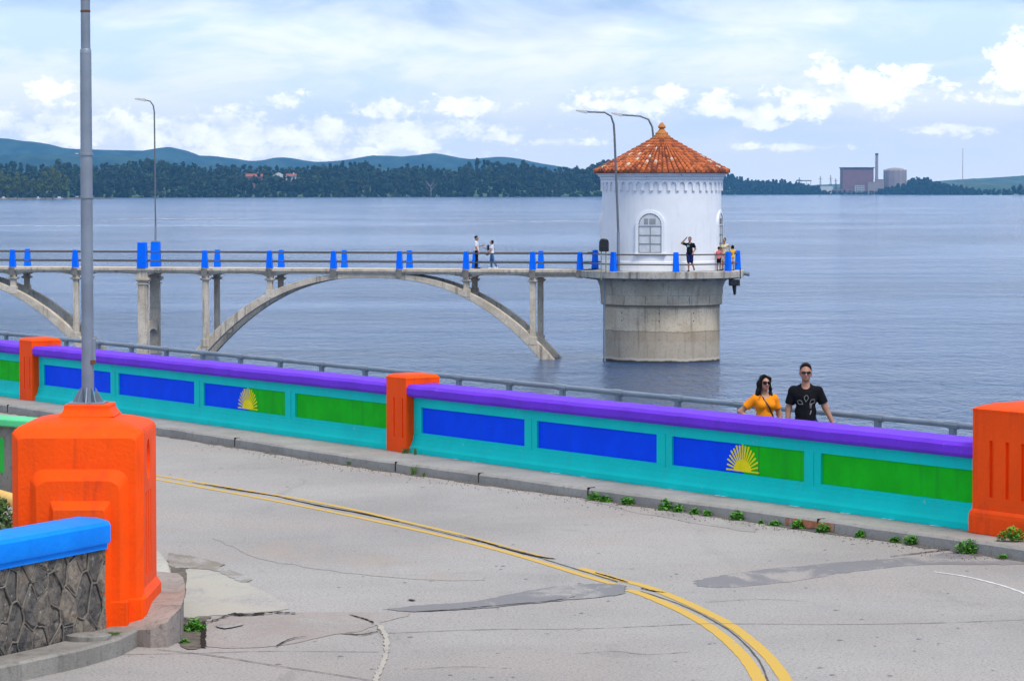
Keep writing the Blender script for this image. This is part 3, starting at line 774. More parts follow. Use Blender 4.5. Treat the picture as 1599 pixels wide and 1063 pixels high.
# ------------------------------------------------------------------ intake tower
TC = Vector(((1033-CX)/F*160.3, 160.3, 0))
tw = thing('intake_tower', TC, 'round white tower with red tiled cone roof rising from the lake', 'tower')
def tb(r, a, z):      # angle 0 = towards the camera, positive to the right
    return (r*math.sin(a), -r*math.cos(a), z)
b = MB(); b.lathe([(3.05,-4),(3.05,0),(3.04,2.86),(3.10,2.90),(3.17,2.93),(3.17,2.98),(3.17,3.42),(3.19,3.44),(3.21,3.80),(3.32,4.1),(3.52,4.30)], 96)
b.build('base', M_conc_tower, tw, local=True, smooth=30)
b = MB()
for k in range(5): b.box(-3.3+k*1.55, -3.3+k*1.55+.012, -3.2, -3.19, 3.0, 3.4)
# platform polygon
NP = 12; pang = [R(-40), R(7.6), R(54.5), R(98), R(145), R(190), R(237)]
def platring(r, z): 
    return [tb(r/math.cos(R(14))if False else r, a, z) for a in [R(q) for q in range(-180, 180, 15)]]
b = MB(); b.rings([platring(4.22, 4.30), platring(4.30, 4.34), platring(4.30, 4.66), platring(4.27, 4.68)])
b.build('platform', M_conc_plat, tw, local=True)
b = MB()
for k in range(24):
    a = R(k*15+3); b.add([tb(3.56, a, 4.20), tb(4.05, a, 4.26), tb(4.05, a+R(8.5), 4.26), tb(3.56, a+R(8.5), 4.20), tb(3.56, a, 4.299), tb(4.05, a, 4.299), tb(4.05, a+R(8.5), 4.299), tb(3.56, a+R(8.5), 4.299)],
                     [(0,1,2,3),(4,7,6,5),(0,4,5,1),(1,5,6,2),(2,6,7,3),(3,7,4,0)])
b.build('bracket', M_conc_plat, tw, local=True)
# white drum
RD = 3.10; ZT = 9.62
b = MB(); b.lathe([(RD+.03, 4.69), (RD+.03, 5.15), (RD, 5.2), (RD, ZT)], 128); b.build('wall', M_white, tw, local=True, smooth=30)
# arcaded frieze
NA = 44; b = MB(); r0, r1 = RD+.002, RD+.085
for k in range(NA):
    ac = k*2*math.pi/NA; hw = math.pi/NA; ow = hw*.64
    pts = [(-hw, 8.80), (-hw, 9.36), (hw, 9.36), (hw, 8.80), (ow, 8.80), (ow, 9.08)]
    pts += [(ow*math.cos(a), 9.08+.17*math.sin(a)) for a in [R(q) for q in range(20, 180, 20)]]+[(-ow, 9.08), (-ow, 8.80)]
    # split into convex-friendly strips: fan as ngon
    n_ = len(pts)
    b.add([tb(r0, ac+p[0], p[1]) for p in pts]+[tb(r1, ac+p[0], p[1]) for p in pts],
          [tuple(range(n_, 2*n_))]+[(i, (i+1) % n_, n_+(i+1) % n_, n_+i) for i in range(n_) if i not in (0, 2)])
b.build('frieze', M_white, tw, local=True)
b = MB(); b.lathe([(RD+.087, 9.361), (RD+.12, 9.40), (RD+.12, 9.50), (RD+.22, 9.56), (RD+.22, 9.62), (3.42, 9.66), (3.44, 9.74), (3.0, 9.75)], 128, cap=False); b.build('cornice', M_trim, tw, local=True, smooth=30)
# tiled roof
NTt = 74; CO = 13; b = MB(); tints = []; rnd = random.Random(5)
def rz(r):  # roof profile
    t = (3.56-r)/3.2; return 9.78+1.84*(t*.94+.06*t*t)
for j in range(CO):
    ra = 3.56-3.2*j/CO; rb = 3.56-3.2*(j+1.12)/CO; rb = max(rb, .30)
    for k in range(NTt):
        ac = 2*math.pi*(k+.0)/NTt+rnd.uniform(-.003, .003); hw = math.pi/NTt*.80
        vs = []; S_ = 5; lift = rnd.uniform(.0, .012)
        for (r_, dz) in ((ra, .055+lift), (rb, .012)):
            wdt = r_*hw; hb = wdt*.95
            for q in range(S_+1):
                t = -1+2*q/S_
                vs.append(tb(r_, ac+t*hw, rz(r_)+dz+hb*(math.cos(t*math.pi/2)**.8 if abs(t) < 1 else 0)-.02))
        for q in range(S_+1):
            t = -1+2*q/S_; wdt = ra*hw; hb = wdt*.62
            vs.append(tb(ra-.01, ac+t*hw, rz(ra)+dz-.03+hb*.0-.03))
        fs = [(q, q+1, S_+2+q, S_+1+q) for q in range(S_)]+[(q, q+1, 2*S_+3+q, 2*S_+2+q) for q in range(S_)]
        b.add(vs, fs)
        v_ = .18+rnd.random()*.65+.1*math.sin(k*.4)
        if rnd.random() < .05: v_ = .05
        if rnd.random() < (.065 if 1 <= j <= 6 else .01): v_ = 1
        tints += [v_]*(2*S_)
b.build('roof', M_tile, tw, local=True, smooth=50, recalc=False, vcol=tints)
b = MB(); b.lathe([(3.46, 9.70), (3.50, 9.76), (.3, rz(.36)-.03)], 74, cap=False); b.build('roof_deck', M_pan, tw, local=True)
b = MB(); b.lathe([(.46,11.52),(.44,11.66),(.34,11.70),(.33,11.80),(.25,11.86),(.17,11.95),(.12,12.02),(.19,12.07),(.21,12.11),(.15,12.22),(.07,12.32),(.01,12.36)], 24); b.build('finial', M_finial, tw, local=True, smooth=35)
# arched windows
def tower_window(ac, r=RD):
    W = .62; zs = 5.62; zp = 7.05
    def arch(w_, z0, top, k=12): return [(-w_, z0), (-w_, zp)]+[(-w_*math.cos(a), zp+w_*math.sin(a)*top) for a in [math.pi*i/k for i in range(1, k)]]+[(w_, zp), (w_, z0)]
    def mp(a, z_, h_): return (math.sin(ac)*(r+h_)+math.cos(ac)*a, -math.cos(ac)*(r+h_)+math.sin(ac)*a, z_)
    f = MB(); out = arch(.76, 5.62, 1.0, 14); inn = arch(.60, 5.62, 1.0, 14); n_ = len(out)
    vs = [mp(a, c_, .03) for a, c_ in out]+[mp(a, c_, .045) for a, c_ in inn]+[mp(a, c_, -.12) for a, c_ in out]+[mp(a, c_, .004) for a, c_ in inn]
    fs = []
    for i in range(n_-1): fs += [(i, i+1, n_+i+1, n_+i), (2*n_+i, 2*n_+i+1, i+1, i), (n_+i, n_+i+1, 3*n_+i+1, 3*n_+i)]
    f.add(vs, fs); fo = f.build('window', M_white, tw, local=True)
    g = MB(); g.ext(inn, .006, .012, mp); g.build('pane', M_window, fo, local=True)
    s = MB(); s.ext([(-.82, 5.52), (.82, 5.52), (.82, 5.62), (-.82, 5.62)], -.16, .07, mp); s.build('sill', M_white, fo, local=True)
    bars = MB()
    for a in (-.595, 0, .565): bars.ext([(a, 5.63), (a+.03, 5.63), (a+.03, 6.98), (a, 6.98)], .012, .04, mp)
    for z_ in (5.63, 6.08, 6.52, 6.98): bars.ext([(-.6, z_), (.6, z_), (.6, z_+.03), (-.6, z_+.03)], .012, .038, mp)
    for i in range(13):
        a0, a1 = math.pi*i/13+.04, math.pi*(i+1)/13-.04
        bars.ext([(-.6*math.cos(a0), zp+.6*math.sin(a0)), (-.6*math.cos(a1), zp+.6*math.sin(a1)), (-.56*math.cos(a1), zp+.56*math.sin(a1)), (-.56*math.cos(a0), zp+.56*math.sin(a0))], .012, .03, mp)
    for i in range(11):
        a = -.30+.055*i
        if i in (4,): continue
        bars.ext([(a, 7.08), (a+.026, 7.08), (a+.026, 7.38), (a, 7.38)], .012, .026, mp)
    bars.build('bars', M_bars, fo, local=True)
for k in range(4): tower_window(R(-13.7+90*k))
# platform railing
for a in pang:
    ca, sa = math.cos(a), math.sin(a)
    xf = lambda x_, y_, z_, ca=ca, sa=sa: (4.06*sa+x_*ca+y_*sa*-1, -4.06*ca+x_*sa+y_*ca, z_)
    b = MB(xf); b.taper(0, 0, .32, .28, .24, .20, 4.682, 5.68); b.build('railing_post', M_post_blue, tw, local=True, bevel=.02)
for i in range(len(pang)-1):
    for h_ in (.86, .36):
        b = MB(); b.tube([tb(4.06, pang[i], 4.68+h_), tb(4.06, pang[i+1], 4.68+h_)], .034, 8); b.build('rail', M_steel, tw, local=True, smooth=40)
for n0, a in ((rn[0], pang[0]), (rn[1], pang[-1])):
    for h_ in (.86, .36):
        q = Vector(bw(s_last, n0, 4.68+h_))-TC
        b = MB(); b.tube([q, tb(4.06, a, 4.68+h_)], .034, 8); b.build('rail', M_steel, tw, local=True, smooth=40)
# drain pipe, joint lines
b = MB(); q = D(944, 440, 157.7)-TC
b.tube([(q.x, q.y, 4.6), (q.x, q.y, 2.4), (q.x+.02, q.y, .05)], .045, 8); b.build('drain_pipe', M_pipe, tw, local=True, smooth=40)
b = MB()
for a0, z0, z1 in ((27, 1.6, 2.55), (-18, 3.0, 3.4), (3, 3.0, 3.4), (24, 3.0, 3.4), (-40, 3.0, 3.4), (48, 3.0, 3.4)):
    a = R(a0); rr_ = 3.046 if z0 < 2 else 3.174
    b.add([tb(rr_, a, z0), tb(rr_, a+.006, z0), tb(rr_, a+.006, z1), tb(rr_, a, z1)], [(0,1,2,3)])
for a0 in (-45, -5, 30):
    for z0 in (2.1, 2.5): b.lathe([(.03, z0), (.03, z0+.06)], 8, (3.03*math.sin(R(a0)), -3.03*math.cos(R(a0))))
b.build('joint', M_crack, tw, local=True)
# things on and around the platform
lo = thing('floodlight', TC+Vector(tb(4.22, R(60), 4.30)), 'black floodlight hanging under the right edge of the platform', 'floodlight')
b = MB(); b.box(-.28, .28, -.1, .35, -.38, -.05); b.build('housing', M_black, lo, local=True, bevel=.03)
b = MB(); b.tube([(0,.1,-.36),(.02,.1,-.85)], [.12,.06], 8); b.tube([(.3,.1,-.05),(.3,.1,.5)], .03, 6); b.build('bracket', M_black, lo, local=True)
b = MB(); q = TC+Vector(tb(4.3, R(82), 4.52)); b.tube([q, q+Vector((.28, 0, -.03))], [.1, .13], 10)
b.build('pipe_stub', M_pipe, label='short grey pipe stub sticking out at the right end of platform', cat='pipe')
q = G(943, 421, 4.68); q = Vector((D(943, 400, 157.3).x, 157.3, 4.68))
bn = thing('litter_bin', q, 'rounded black litter bin on green posts beside the tower walkway', 'litter bin')
b = MB(); 
prof = [(-.235, 1.02), (-.25, 1.1), (-.25, 1.5), (-.2, 1.63), (-.1, 1.68), (.1, 1.68), (.2, 1.63), (.25, 1.5), (.25, 1.1), (.235, 1.02)]
b.ext(prof, -.2, .2, lambda a, c_, h_: (a, h_, c_)); b.build('bin', M_black, bn, local=True, bevel=.04, smooth=50)
for x_ in (-.14, .1):
    b = MB(); b.tube([(x_, -.1, -.45 if x_ < 0 else 0), (x_, -.1, 1.04)], .03, 6); b.build('support_post', M_green_post, bn, local=True)

# ------------------------------------------------------------------ slim lamp posts
def lamp(base, pts, head_dir, label, r0=.09, r1=.045, name='street_lamp', rust=False):
    o = thing(name, base, label, 'street lamp', 'tall slim street lamps on the bridge and tower')
    P_ = [Vector(p) for p in pts]; n_ = len(P_)
    b = MB(); b.tube(P_[:2], [r0, r0*.9], 10); b.box(-.18, .18, -.18, .18, 0, .03); b.build('base_tube', M_pipe, o, local=True, smooth=40)
    b = MB(); k = 8; mid = P_[1:]
    rs = [r0*.7+(r1-r0*.7)*i/(len(mid)-1) for i in range(len(mid))]
    b.tube(mid, rs, 10); b.build('pole', M_lamp, o, local=True, smooth=40)
    tip = P_[-1]; d = Vector(head_dir).normalized()
    b = MB()
    for (t0, t1, w_, h_) in ((-.05, .2, .09, .10), (.2, .52, .14, .075)):
        a = tip+d*t0; c_ = tip+d*t1; side = Vector((0, 1, 0))
        up = Vector((0, 0, 1))
        vs = [a-side*w_-up*h_, a+side*w_-up*h_, a+side*w_+up*h_, a-side*w_+up*h_, c_-side*w_-up*h_*.6, c_+side*w_-up*h_*.6, c_+side*w_+up*h_*.4, c_-side*w_+up*h_*.4]
        b.add([tuple(v_) for v_ in vs], [(0,1,2,3),(7,6,5,4),(0,4,5,1),(1,5,6,2),(2,6,7,3),(3,7,4,0)])
    b.build('lamp_head', M_lamp_head, o, local=True, bevel=.015)
    return o
q = Vector((D(966, 425, 157.6).x, 157.6, 4.682))
lamp(q, [(0,0,0),(-.02,0,2.0),(-.22,0,6.9),(-.26,0,7.5),(-.40,0,7.93),(-.73,0,8.12),(-1.68,0,8.15)], (-1,0,.16), 'lamp post in front of the tower, arm pointing left')
q = Vector((D(1019.5, 425, 163.85).x, 163.85, 4.682))
lamp(q, [(0,0,0),(0,0,2.0),(.0,0,7.05),(-.05,0,7.5),(-.25,0,7.9),(-.7,0,8.08),(-1.72,0,8.15)], (-1,0,.22), 'lamp post behind the red roof, only its top showing')
sp_ = allposts[[i for i, a in enumerate(allposts) if a[1] == 'p'][-1]][0]
q = Vector(bw(sp_, BW-.05, DZ+1.362))
lamp(q, [(0,0,0),(0,0,.8),(-.03,0,7.0),(-.08,0,7.35),(-.25,0,7.6),(-.57,0,7.68)], (-1,0,.12), 'lamp post standing on the tall blue bridge post', r0=.06, r1=.035)

# ------------------------------------------------------------------ road wall
GZ = 4.80; RZ = 4.65
Wr = G(1515, 828, GZ); Wm = G(627, 705, GZ)
wu = (Wr-Wm); wu.z = 0; wu.normalize(); wn = Vector((-wu.y, wu.x, 0))     # wn points towards the lake
if wn.y < 0: wn = -wn
def wl(s, o, z): p = Wm+wu*s+wn*o; return (p.x, p.y, GZ+z)
def ws(px, o=.1):
    t = (px-CX)/F; q = Wm+wn*o
    return (q.x-t*q.y)/(t*wu.y-wu.x)
PL = .58
s_mid0 = ws(607, 0); s_mid1 = s_mid0+PL
s_left0 = ws(32.5, 0); s_left1 = s_left0+PL
s_right0 = ws(1521, -.13); RPL = 1.2
cs0 = s_mid1; bayL = s_right0-s_mid1
panels = [((657.5, 819), 'b'), ((838.5, 1026), 'b'), ((1050, 1257), 'bg'), ((1283, 1512), 'g')]
pfr = [((ws(a, .1)-s_mid1)/bayL, (ws(c_, .1)-s_mid1)/bayL) for (a, c_), k in panels]
pfr[3] = (pfr[3][0], .988)
sunfr = (ws(1158, .1)-s_mid1)/bayL
cutf = (ws(1160, .1)-s_mid1)/bayL
def bay(s0, s1, label, only=None):
    L = s1-s0
    o = thing('parapet_wall', wl((s0+s1)/2, .1, 0), label, 'parapet wall', 'painted parapet walls along the lake side', 0)
    W0, W1 = .10, .40       # front face and back face of the wall
    def xf(a, b_, c_): return wl(a, b_, c_)
    # body: frame around recessed panels, made as vertical slices
    b = MB(xf); z0, z1 = .31, .70
    cuts = [0.0]
    for a, c_ in pfr: cuts += [a, c_]
    cuts.append(1.0)
    b.box(s0, s1, W0, W1, z1, .84)                                  # band above panels
    for i in range(0, len(cuts), 2): b.box(s0+L*cuts[i], s0+L*cuts[i+1], W0, W1, z0, z1)
    for a, c_ in pfr: b.box(s0+L*a, s0+L*c_, W0+.035, W1, z0, z1)   # recess backs
    base = [(W1, 0), (W1, z0), (W0, z0), (W0, .27), (W0-.012, .265), (W0-.02, .20), (W0-.05, .12), (W0-.085, .075), (W0-.09, 0)]
    b.ext(base, s0, s1, lambda p_, q_, h_: (h_, p_, q_))
    for i in (1, 2, 3):     # thin groove in the middle of each divider
        mid = (pfr[i-1][1]+pfr[i][0])/2
        b.box(s0+L*mid-.006, s0+L*mid+.03, W0-.008, W0, .24, z1+.02)
    b.build('wall', M_cyan, o)
    b = MB(xf)
    N = 40; rr = random.Random(int(abs(s0)*10)); rings = []
    for i in range(N+1):
        s_ = s0+L*i/N; dz = rr.uniform(-.006, .006); dy = rr.uniform(-.005, .005)
        rings.append([(s_, -.0+dy, .86+dz), (s_, -.035+dy, .90+dz), (s_, -.035+dy, .99+dz), (s_, .01+dy, 1.035+dz), (s_, .48, 1.05+dz*.5), (s_, .53, 1.0), (s_, .53, .86), (s_, .40, .841), (s_, .09, .841)])
    b.rings(rings); b.build('coping', M_purple, o, smooth=30)
    for (a, c_), (pp, k) in zip(pfr, panels):
        if k == 'bg':
            b = MB(xf); b.box(s0+L*a, s0+L*cutf, W0+.03, W0+.036, z0, z1); b.build('panel', M_blue, o, label='blue half of the sun panel')
            b = MB(xf); b.box(s0+L*cutf, s0+L*c_, W0+.03, W0+.036, z0, z1); b.build('panel', M_green, o, label='green half of the sun panel')
        else:
            b = MB(xf); b.box(s0+L*a, s0+L*c_, W0+.03, W0+.036, z0, z1); b.build('panel', M_blue if k == 'b' else M_green, o, label='blue panel' if k == 'b' else 'green panel')
    # painted half sun
    sc_ = s0+L*sunfr; zb = .335; yf = W0+.027; b = MB(xf)
    pts = [(sc_-.20, zb)]+[(sc_+.19*math.cos(math.pi-math.pi*i/16), zb+.16*math.sin(math.pi*i/16)) for i in range(17)]+[(sc_+.20, zb)]
    b.ext(pts, yf, yf+.003, lambda p_, q_, h_: (p_, h_, q_))
    for i in range(17):
        a = math.pi*(i+.0)/16; ca, sa = math.cos(a), math.sin(a); wv = .014; tip = .019
        r0_, r1_ = .15, (.345 if i % 2 == 0 else .33)
        px_, pz_ = -sa, ca
        ze = 1.0
        P0 = [(sc_+ca*r0_-px_*wv*.8, zb+.012+sa*r0_*.9-pz_*wv*.6), (sc_+ca*r1_-px_*tip, zb+.012+sa*r1_-pz_*tip*.6), (sc_+ca*(r1_+.015), zb+.012+sa*(r1_+.013)),
              (sc_+ca*r1_+px_*tip, zb+.012+sa*r1_+pz_*tip*.6), (sc_+ca*r0_+px_*wv*.8, zb+.012+sa*r0_*.9+pz_*wv*.6)]
        P0 = [(p_, max(q_, zb-.012)) for p_, q_ in P0]
        b.ext(P0, yf-.0005*(i % 2)-.0006, yf+.0024+.0001*(i % 3), lambda p_, q_, h_: (p_, h_, q_))
    b.build('sun_emblem', M_yellow, o)
    # thin cracks in the paint
    b = MB(xf)
    for fr in (.66,):
        ss_ = s0+L*fr; zz = [(0, .02), (.012, .10), (.05, .17), (.055, .26)]
        for (a0, q0), (a1, q1) in zip(zz[:-1], zz[1:]):
            oo = W0-.09 if q0 < .08 else W0-.045
            pass
        b.box(ss_, ss_+.006, W0+.026, W0+.0295, z0, z1)
    b.build('crack', M_hair_crack, o)
    return o
bay(s_mid1, s_right0, 'turquoise wall with purple coping between the centre and right orange pillars')
bay(s_left1, s_mid0, 'turquoise wall with purple coping between the left and centre orange pillars')
bay(s_left1-PL-bayL, s_left0, 'green panelled turquoise wall cut by the left edge of the picture')
def pillar_small(s0, label):
    o = thing('wall_pillar', wl(s0+PL/2, .2, 0), label, 'pillar', 'small orange pillars of the lake side wall')
    b = MB(wl); y0, y1 = -.045, .56
    gz0, gz1 = .22, .83
    xs = [0, PL*.36, PL*.43, PL*.80, PL*.86, PL]
    b.box(s0, s0+PL, y0+.02, y1, 0, 1.12)
    for i in (0, 2, 4): b.box(s0+xs[i], s0+xs[i+1], y0, y0+.02, gz0, gz1)
    b.box(s0, s0+PL, y0, y0+.02, gz1, 1.12); b.box(s0, s0+PL, y0, y0+.02, 0, gz0)
    b.build('shaft', M_orange, o)
    b = MB(wl); b.rings([[(s0+i, j, z_) for i, j in ((d, y0+d), (PL-d, y0+d), (PL-d, y1-d), (d, y1-d))] for d, z_ in ((-.004, 1.121), (-.004, 1.14), (.03, 1.175), (.08, 1.19))])
    b.build('cap', M_orange, o); return o
pillar_small(s_mid0, 'orange pillar in the centre between two purple-coped walls')
pillar_small(s_left0, 'orange pillar near the left edge behind the grey lamp pole')
o = thing('wall_pillar', wl(s_right0+RPL/2, .2, 0), 'big orange pillar with three slots at the right edge', 'pillar')
b = MB(wl); y0, y1 = -.13, .72; q0 = s_right0
slots = [q0+RPL*f for f in (.27, .50, .72)]
b.box(q0, q0+RPL, y0+.035, y1, 0, 1.44)
xs = [q0]+[v_ for s_ in slots for v_ in (s_-.035, s_+.035)]+[q0+RPL]
for i in range(0, len(xs), 2): b.box(xs[i], xs[i+1], y0, y0+.035, .44, 1.10)
b.box(q0, q0+RPL, y0, y0+.035, 1.10, 1.44); b.box(q0, q0+RPL, y0, y0+.035, .0, .44)
b.build('shaft', M_orange, o)
b = MB(wl); b.rings([[(i, j, z_) for i, j in ((q0-d, y0-d), (q0+RPL+d, y0-d), (q0+RPL+d, y1+d), (q0-d, y1+d))] for d, z_ in ((.035, -.002), (.035, .20), (.028, .25), (.004, .29))]); b.build('plinth', M_orange, o, bevel=.015)
b = MB(wl); b.rings([[(i, j, z_) for i, j in ((q0+d, y0+d), (q0+RPL-d, y0+d), (q0+RPL-d, y1-d), (q0+d, y1-d))] for d, z_ in ((-.006, 1.441), (-.006, 1.46), (.05, 1.49), (.18, 1.53), (.34, 1.55))]); b.build('cap', M_orange, o, smooth=30)
# the wall carries on behind the big pillar
bay(s_right0+RPL, s_right0+RPL+bayL, 'turquoise wall beyond the right pillar, outside the picture')

# ledge below the wall (kerb), walkway behind, guard rail
def ledge_off(px): return float(np.interp(px, [-200, 100, 300, 600, 700, 900, 1200, 1400, 1600], [.85, .85, .82, .98, .98, .85, .72, .66, .66]))
bl = MB(); n_ = 150; s_a, s_b = s_left0-14, s_right0+24; outs = []
rr = random.Random(2)
for i in range(n_+1):
    s_ = s_a+(s_b-s_a)*i/n_; p = Vector(wl(s_, 0, 0)); px = CX+F*p.x/p.y
    outs.append((s_, -ledge_off(min(max(px, -200), 1600))+rr.uniform(-.008, .008)))
ring = []
for s_, of in outs:
    dz = rr.uniform(-.006, .006); ring.append([(s_, .3, -.4), (s_, .3, -.002), (s_, of+.03, -.004+dz), (s_, of, -.035+dz), (s_, of-.015, -.40)])
bl.xf = wl; bl.rings(ring)
kerb = bl.build('kerb', M_ledge, kind='structure', smooth=35, origin=(0, 0, GZ))
b = MB(wl)
for fr in (.02, .09, .155, .235, .30, .375, .455, .49, .53, .60, .66, .73, .80):
    i = int(fr*n_); s_, of = outs[i]
    b.box(s_, s_+rr.uniform(.008, .014), of-.012, of+rr.uniform(.04, .12), -.17, .0015)
b.build('kerb_joint', M_crack, kerb)
b = MB(wl)
sa_, sb_ = ws(1228, -.7), ws(1302, -.7)
for q_ in range(8):
    s1_ = sa_+(sb_-sa_)*q_/8; s2_ = sa_+(sb_-sa_)*(q_+1)/8
    def fo(s_): 
        p_ = Vector(wl(s_, 0, 0)); return float(np.interp(s_, [a_[0] for a_ in outs], [a_[1] for a_ in outs]))-.006
    b.add([(s1_, fo(s1_)-.014, -.13+.02*(q_ % 2)), (s2_, fo(s2_)-.014, -.13+.02*((q_+1) % 2)), (s2_, fo(s2_)-.002, -.035), (s1_, fo(s1_)-.002, -.035)], [(0,1,2,3)])
b.build('kerb_stain', mat('orange_stain', (.36, .13, .06), .85, .3, 9, dirt=(.26, .24, .21), dirts=7, dth=(.48, .6)), kerb)
b = MB(wl); rr2 = random.Random(4)
for fr in (.10, .14, .30, .36, .52, .60, .72, .80, .86, .93):
    s_ = s_mid1+bayL*fr; w_ = rr2.uniform(.1, .3); o_ = .005
    b.add([(s_, o_, .0018), (s_+w_*.3, o_-rr2.uniform(.03, .06), .0018), (s_+w_*.6, o_-.02, .0018), (s_+w_*.8, o_-rr2.uniform(.03, .05), .0018), (s_+w_, o_, .0018)], [(0,1,2,3,4)])
b.build('plaster_flakes', M_trim, kerb)
walk_w = 2.28
b = MB(wl); b.box(s_left0-45, s_right0+60, .3, walk_w, -.02, -.0005); walk = b.build('walkway', M_ledge, kind='structure', origin=(0, 0, GZ))
b = MB(wl); b.rings([[(s_, .3, -.021), (s_, walk_w, -.021), (s_, walk_w+3.5, -8), (s_, .3, -8)] for s_ in (s_left0-45, s_right0+60)]); b.build('dam_face', M_dark_conc, walk)
ro = 2.0
rail_o = thing('guard_rail', wl(0, ro, 0), 'grey tubular guard rail along the lake side of the walkway', 'railing')
b = MB(wl); b.tube([(s_left0-14, ro, 1.0), (s_right0+14, ro, 1.0)], .042, 10); b.build('rail', M_pipe, rail_o, smooth=40)
b = MB(wl); b.tube([(s_left0-14, ro, .55), (s_right0+14, ro, .55)], .030, 8); b.build('lower_rail', M_pipe, rail_o, smooth=40)
sref = ws(1372, ro); k = -22
while k < 9:
    s_ = sref+k*1.5; b = MB(wl); b.box(s_-.045, s_+.045, ro-.03, ro+.03, 0, .97); b.tube([(s_-.12, ro, 1.0), (s_+.12, ro, 1.0)], .052, 8)
    b.build('rail_post', M_pipe, rail_o); k += 1

# ------------------------------------------------------------------ road
far_l = Vector(wl(s_left0-60, .2, 0)); far_r = Vector(wl(s_right0+60, .2, 0))
b = MB(); nx = 1
b.add([(far_l.x, far_l.y, RZ), (far_l.x-40, -40, RZ), (far_r.x, -40, RZ), (far_r.x, far_r.y, RZ)], [(0,1,2,3)])
road = b.build('road', M_road, kind='structure', origin=(0, 0, RZ))
def P(px, py, dz=.004): 
    g = G(px, py, RZ+dz); return g
def smooth_pts(pts, n=10):
    out = []; p = [Vector((a, c_, 0)) for a, c_ in pts]
    for i in range(len(p)-1):
        p0 = p[max(i-1, 0)]; p1 = p[i]; p2 = p[i+1]; p3 = p[min(i+2, len(p)-1)]
        for k in range(n):
            t = k/n; out.append(.5*((2*p1)+(-p0+p2)*t+(2*p0-5*p1+4*p2-p3)*t*t+(-p0+3*p1-3*p2+p3)*t**3))
    out.append(p[-1]); return [(q_.x, q_.y) for q_ in out]
def road_strip(name, pts, width, m, dz=.004, jit=0, n=10, seed=0, wfun=None):
    rr = random.Random(seed); c_ = [P(a, q_, dz) for a, q_ in smooth_pts(pts, n)]
    L, R_ = [], []
    for i, p in enumerate(c_):
        t = (c_[min(i+1, len(c_)-1)]-c_[max(i-1, 0)]).normalized(); nrm = Vector((-t.y, t.x, 0))
        w_ = width*(wfun(i/(len(c_)-1)) if wfun else 1)
        L.append(tuple(p+nrm*(w_/2+rr.uniform(-jit, jit)))); R_.append(tuple(p-nrm*(w_/2+rr.uniform(-jit, jit))))
    b = MB(); b.strip(L, R_); return b.build(name, m, road)
def patch(name, pts, m, dz, jit=.03, sub=8, seed=1):
    rr = random.Random(seed); out = []
    w_ = [P(a, q_, dz) for a, q_ in smooth_pts(list(pts)+[pts[0]], 3)[:-1]]; sub = 3; jit *= .45
    for i in range(len(w_)):
        a, c_ = w_[i], w_[(i+1) % len(w_)]
        for k in range(sub): 
            p = a.lerp(c_, k/sub); j_ = jit if k else jit*.4
            out.append((p.x+rr.uniform(-j_, j_), p.y+rr.uniform(-j_, j_)*1.2, p.z))
    b = MB(); b.add(out, [tuple(range(len(out)))]); o = b.build(name, m, road, recalc=False)
    return o
upper1 = [(205,735),(246,742),(330,756),(400,768),(470,779),(560,797),(620,811),(720,834)]
upper2 = [(720,834),(790,853),(862,872)]
upper3 = [(905,886),(962,903),(1015,917),(1080,944),(1140,975),(1185,1010),(1215,1043),(1250,1100),(1270,1160)]
lower = [(190,737),(246,748),(330,763),(480,791),(620,820),(720,843),(800,864),(870,885),(925,902),(968,914)]
lower2 = [(978,920),(1003,927),(1060,951),(1110,979),(1148,1010),(1175,1043),(1205,1100),(1220,1160)]
road_strip('yellow_line', upper1, .085, M_line, jit=.004, seed=1)
road_strip('yellow_line', upper2, .045, M_line, jit=.004, seed=2)
road_strip('yellow_line', upper3, .115, M_line, jit=.004, seed=3)
road_strip('yellow_line', lower, .095, M_line, jit=.004, seed=4)
road_strip('yellow_line', lower2, .12, M_line, jit=.004, seed=5)
road_strip('white_line', [(1458,892),(1500,898),(1545,908),(1590,922),(1640,944)], .035, M_line_w, jit=.006, seed=6)
taper = lambda t: .15+.85*math.sin(math.pi*min(max(t, 0), 1))**.5
road_strip('centre_joint', [(300,753),(372,766),(430,774),(480,785),(560,800),(622,814),(720,838),(800,858),(862,876),(930,897),(965,908)], .02, M_hair_crack, .005, .006, seed=7)
for i, (pts, w_) in enumerate([([(318,755),(360,762),(402,769),(440,775)], .045), ([(440,776),(500,789),(560,800),(624,814)], .05), ([(718,836),(760,847),(790,856)], .03), ([(780,853),(830,866),(868,872)], .055), ([(930,893),(960,902),(980,908)], .035), ([(1000,917),(1022,922),(1040,924)], .035)]):
    road_strip('crack', pts, w_, M_crack, .0085, .008, seed=20+i, wfun=taper)
road_strip('centre_joint', [(1000,922),(1060,942),(1110,966),(1150,992),(1185,1030),(1200,1065)], .018, M_hair_crack, .005, .004, seed=8)
road_strip('joint', [(600,988),(760,982),(900,981),(1010,977),(1110,973),(1300,974),(1450,972),(1620,966)], .014, M_hair_crack, .005, .006, seed=9)
road_strip('joint', [(60,1030),(170,1022),(300,1019),(420,1016),(590,1017)], .010, M_hair_crack, .005, .006, seed=30)
road_strip('joint', [(245,1013),(330,1022),(430,1038),(560,1058),(640,1075)], .014, M_hair_crack, .009, .005, seed=10)
road_strip('crack', [(545,958),(575,968),(590,975),(598,990)], .06, M_stain, .006, .02, seed=11, wfun=taper)
road_strip('crack', [(532,988),(560,989),(585,985)], .06, M_stain, .0065, .018, seed=12, wfun=taper)
road_strip('crack', [(540,987),(566,990),(592,984)], .02, M_crack, .0125, .006, seed=13, wfun=taper)
road_strip('crack', [(548,959),(572,966),(584,972)], .025, M_crack, .0125, .01, seed=14, wfun=taper)
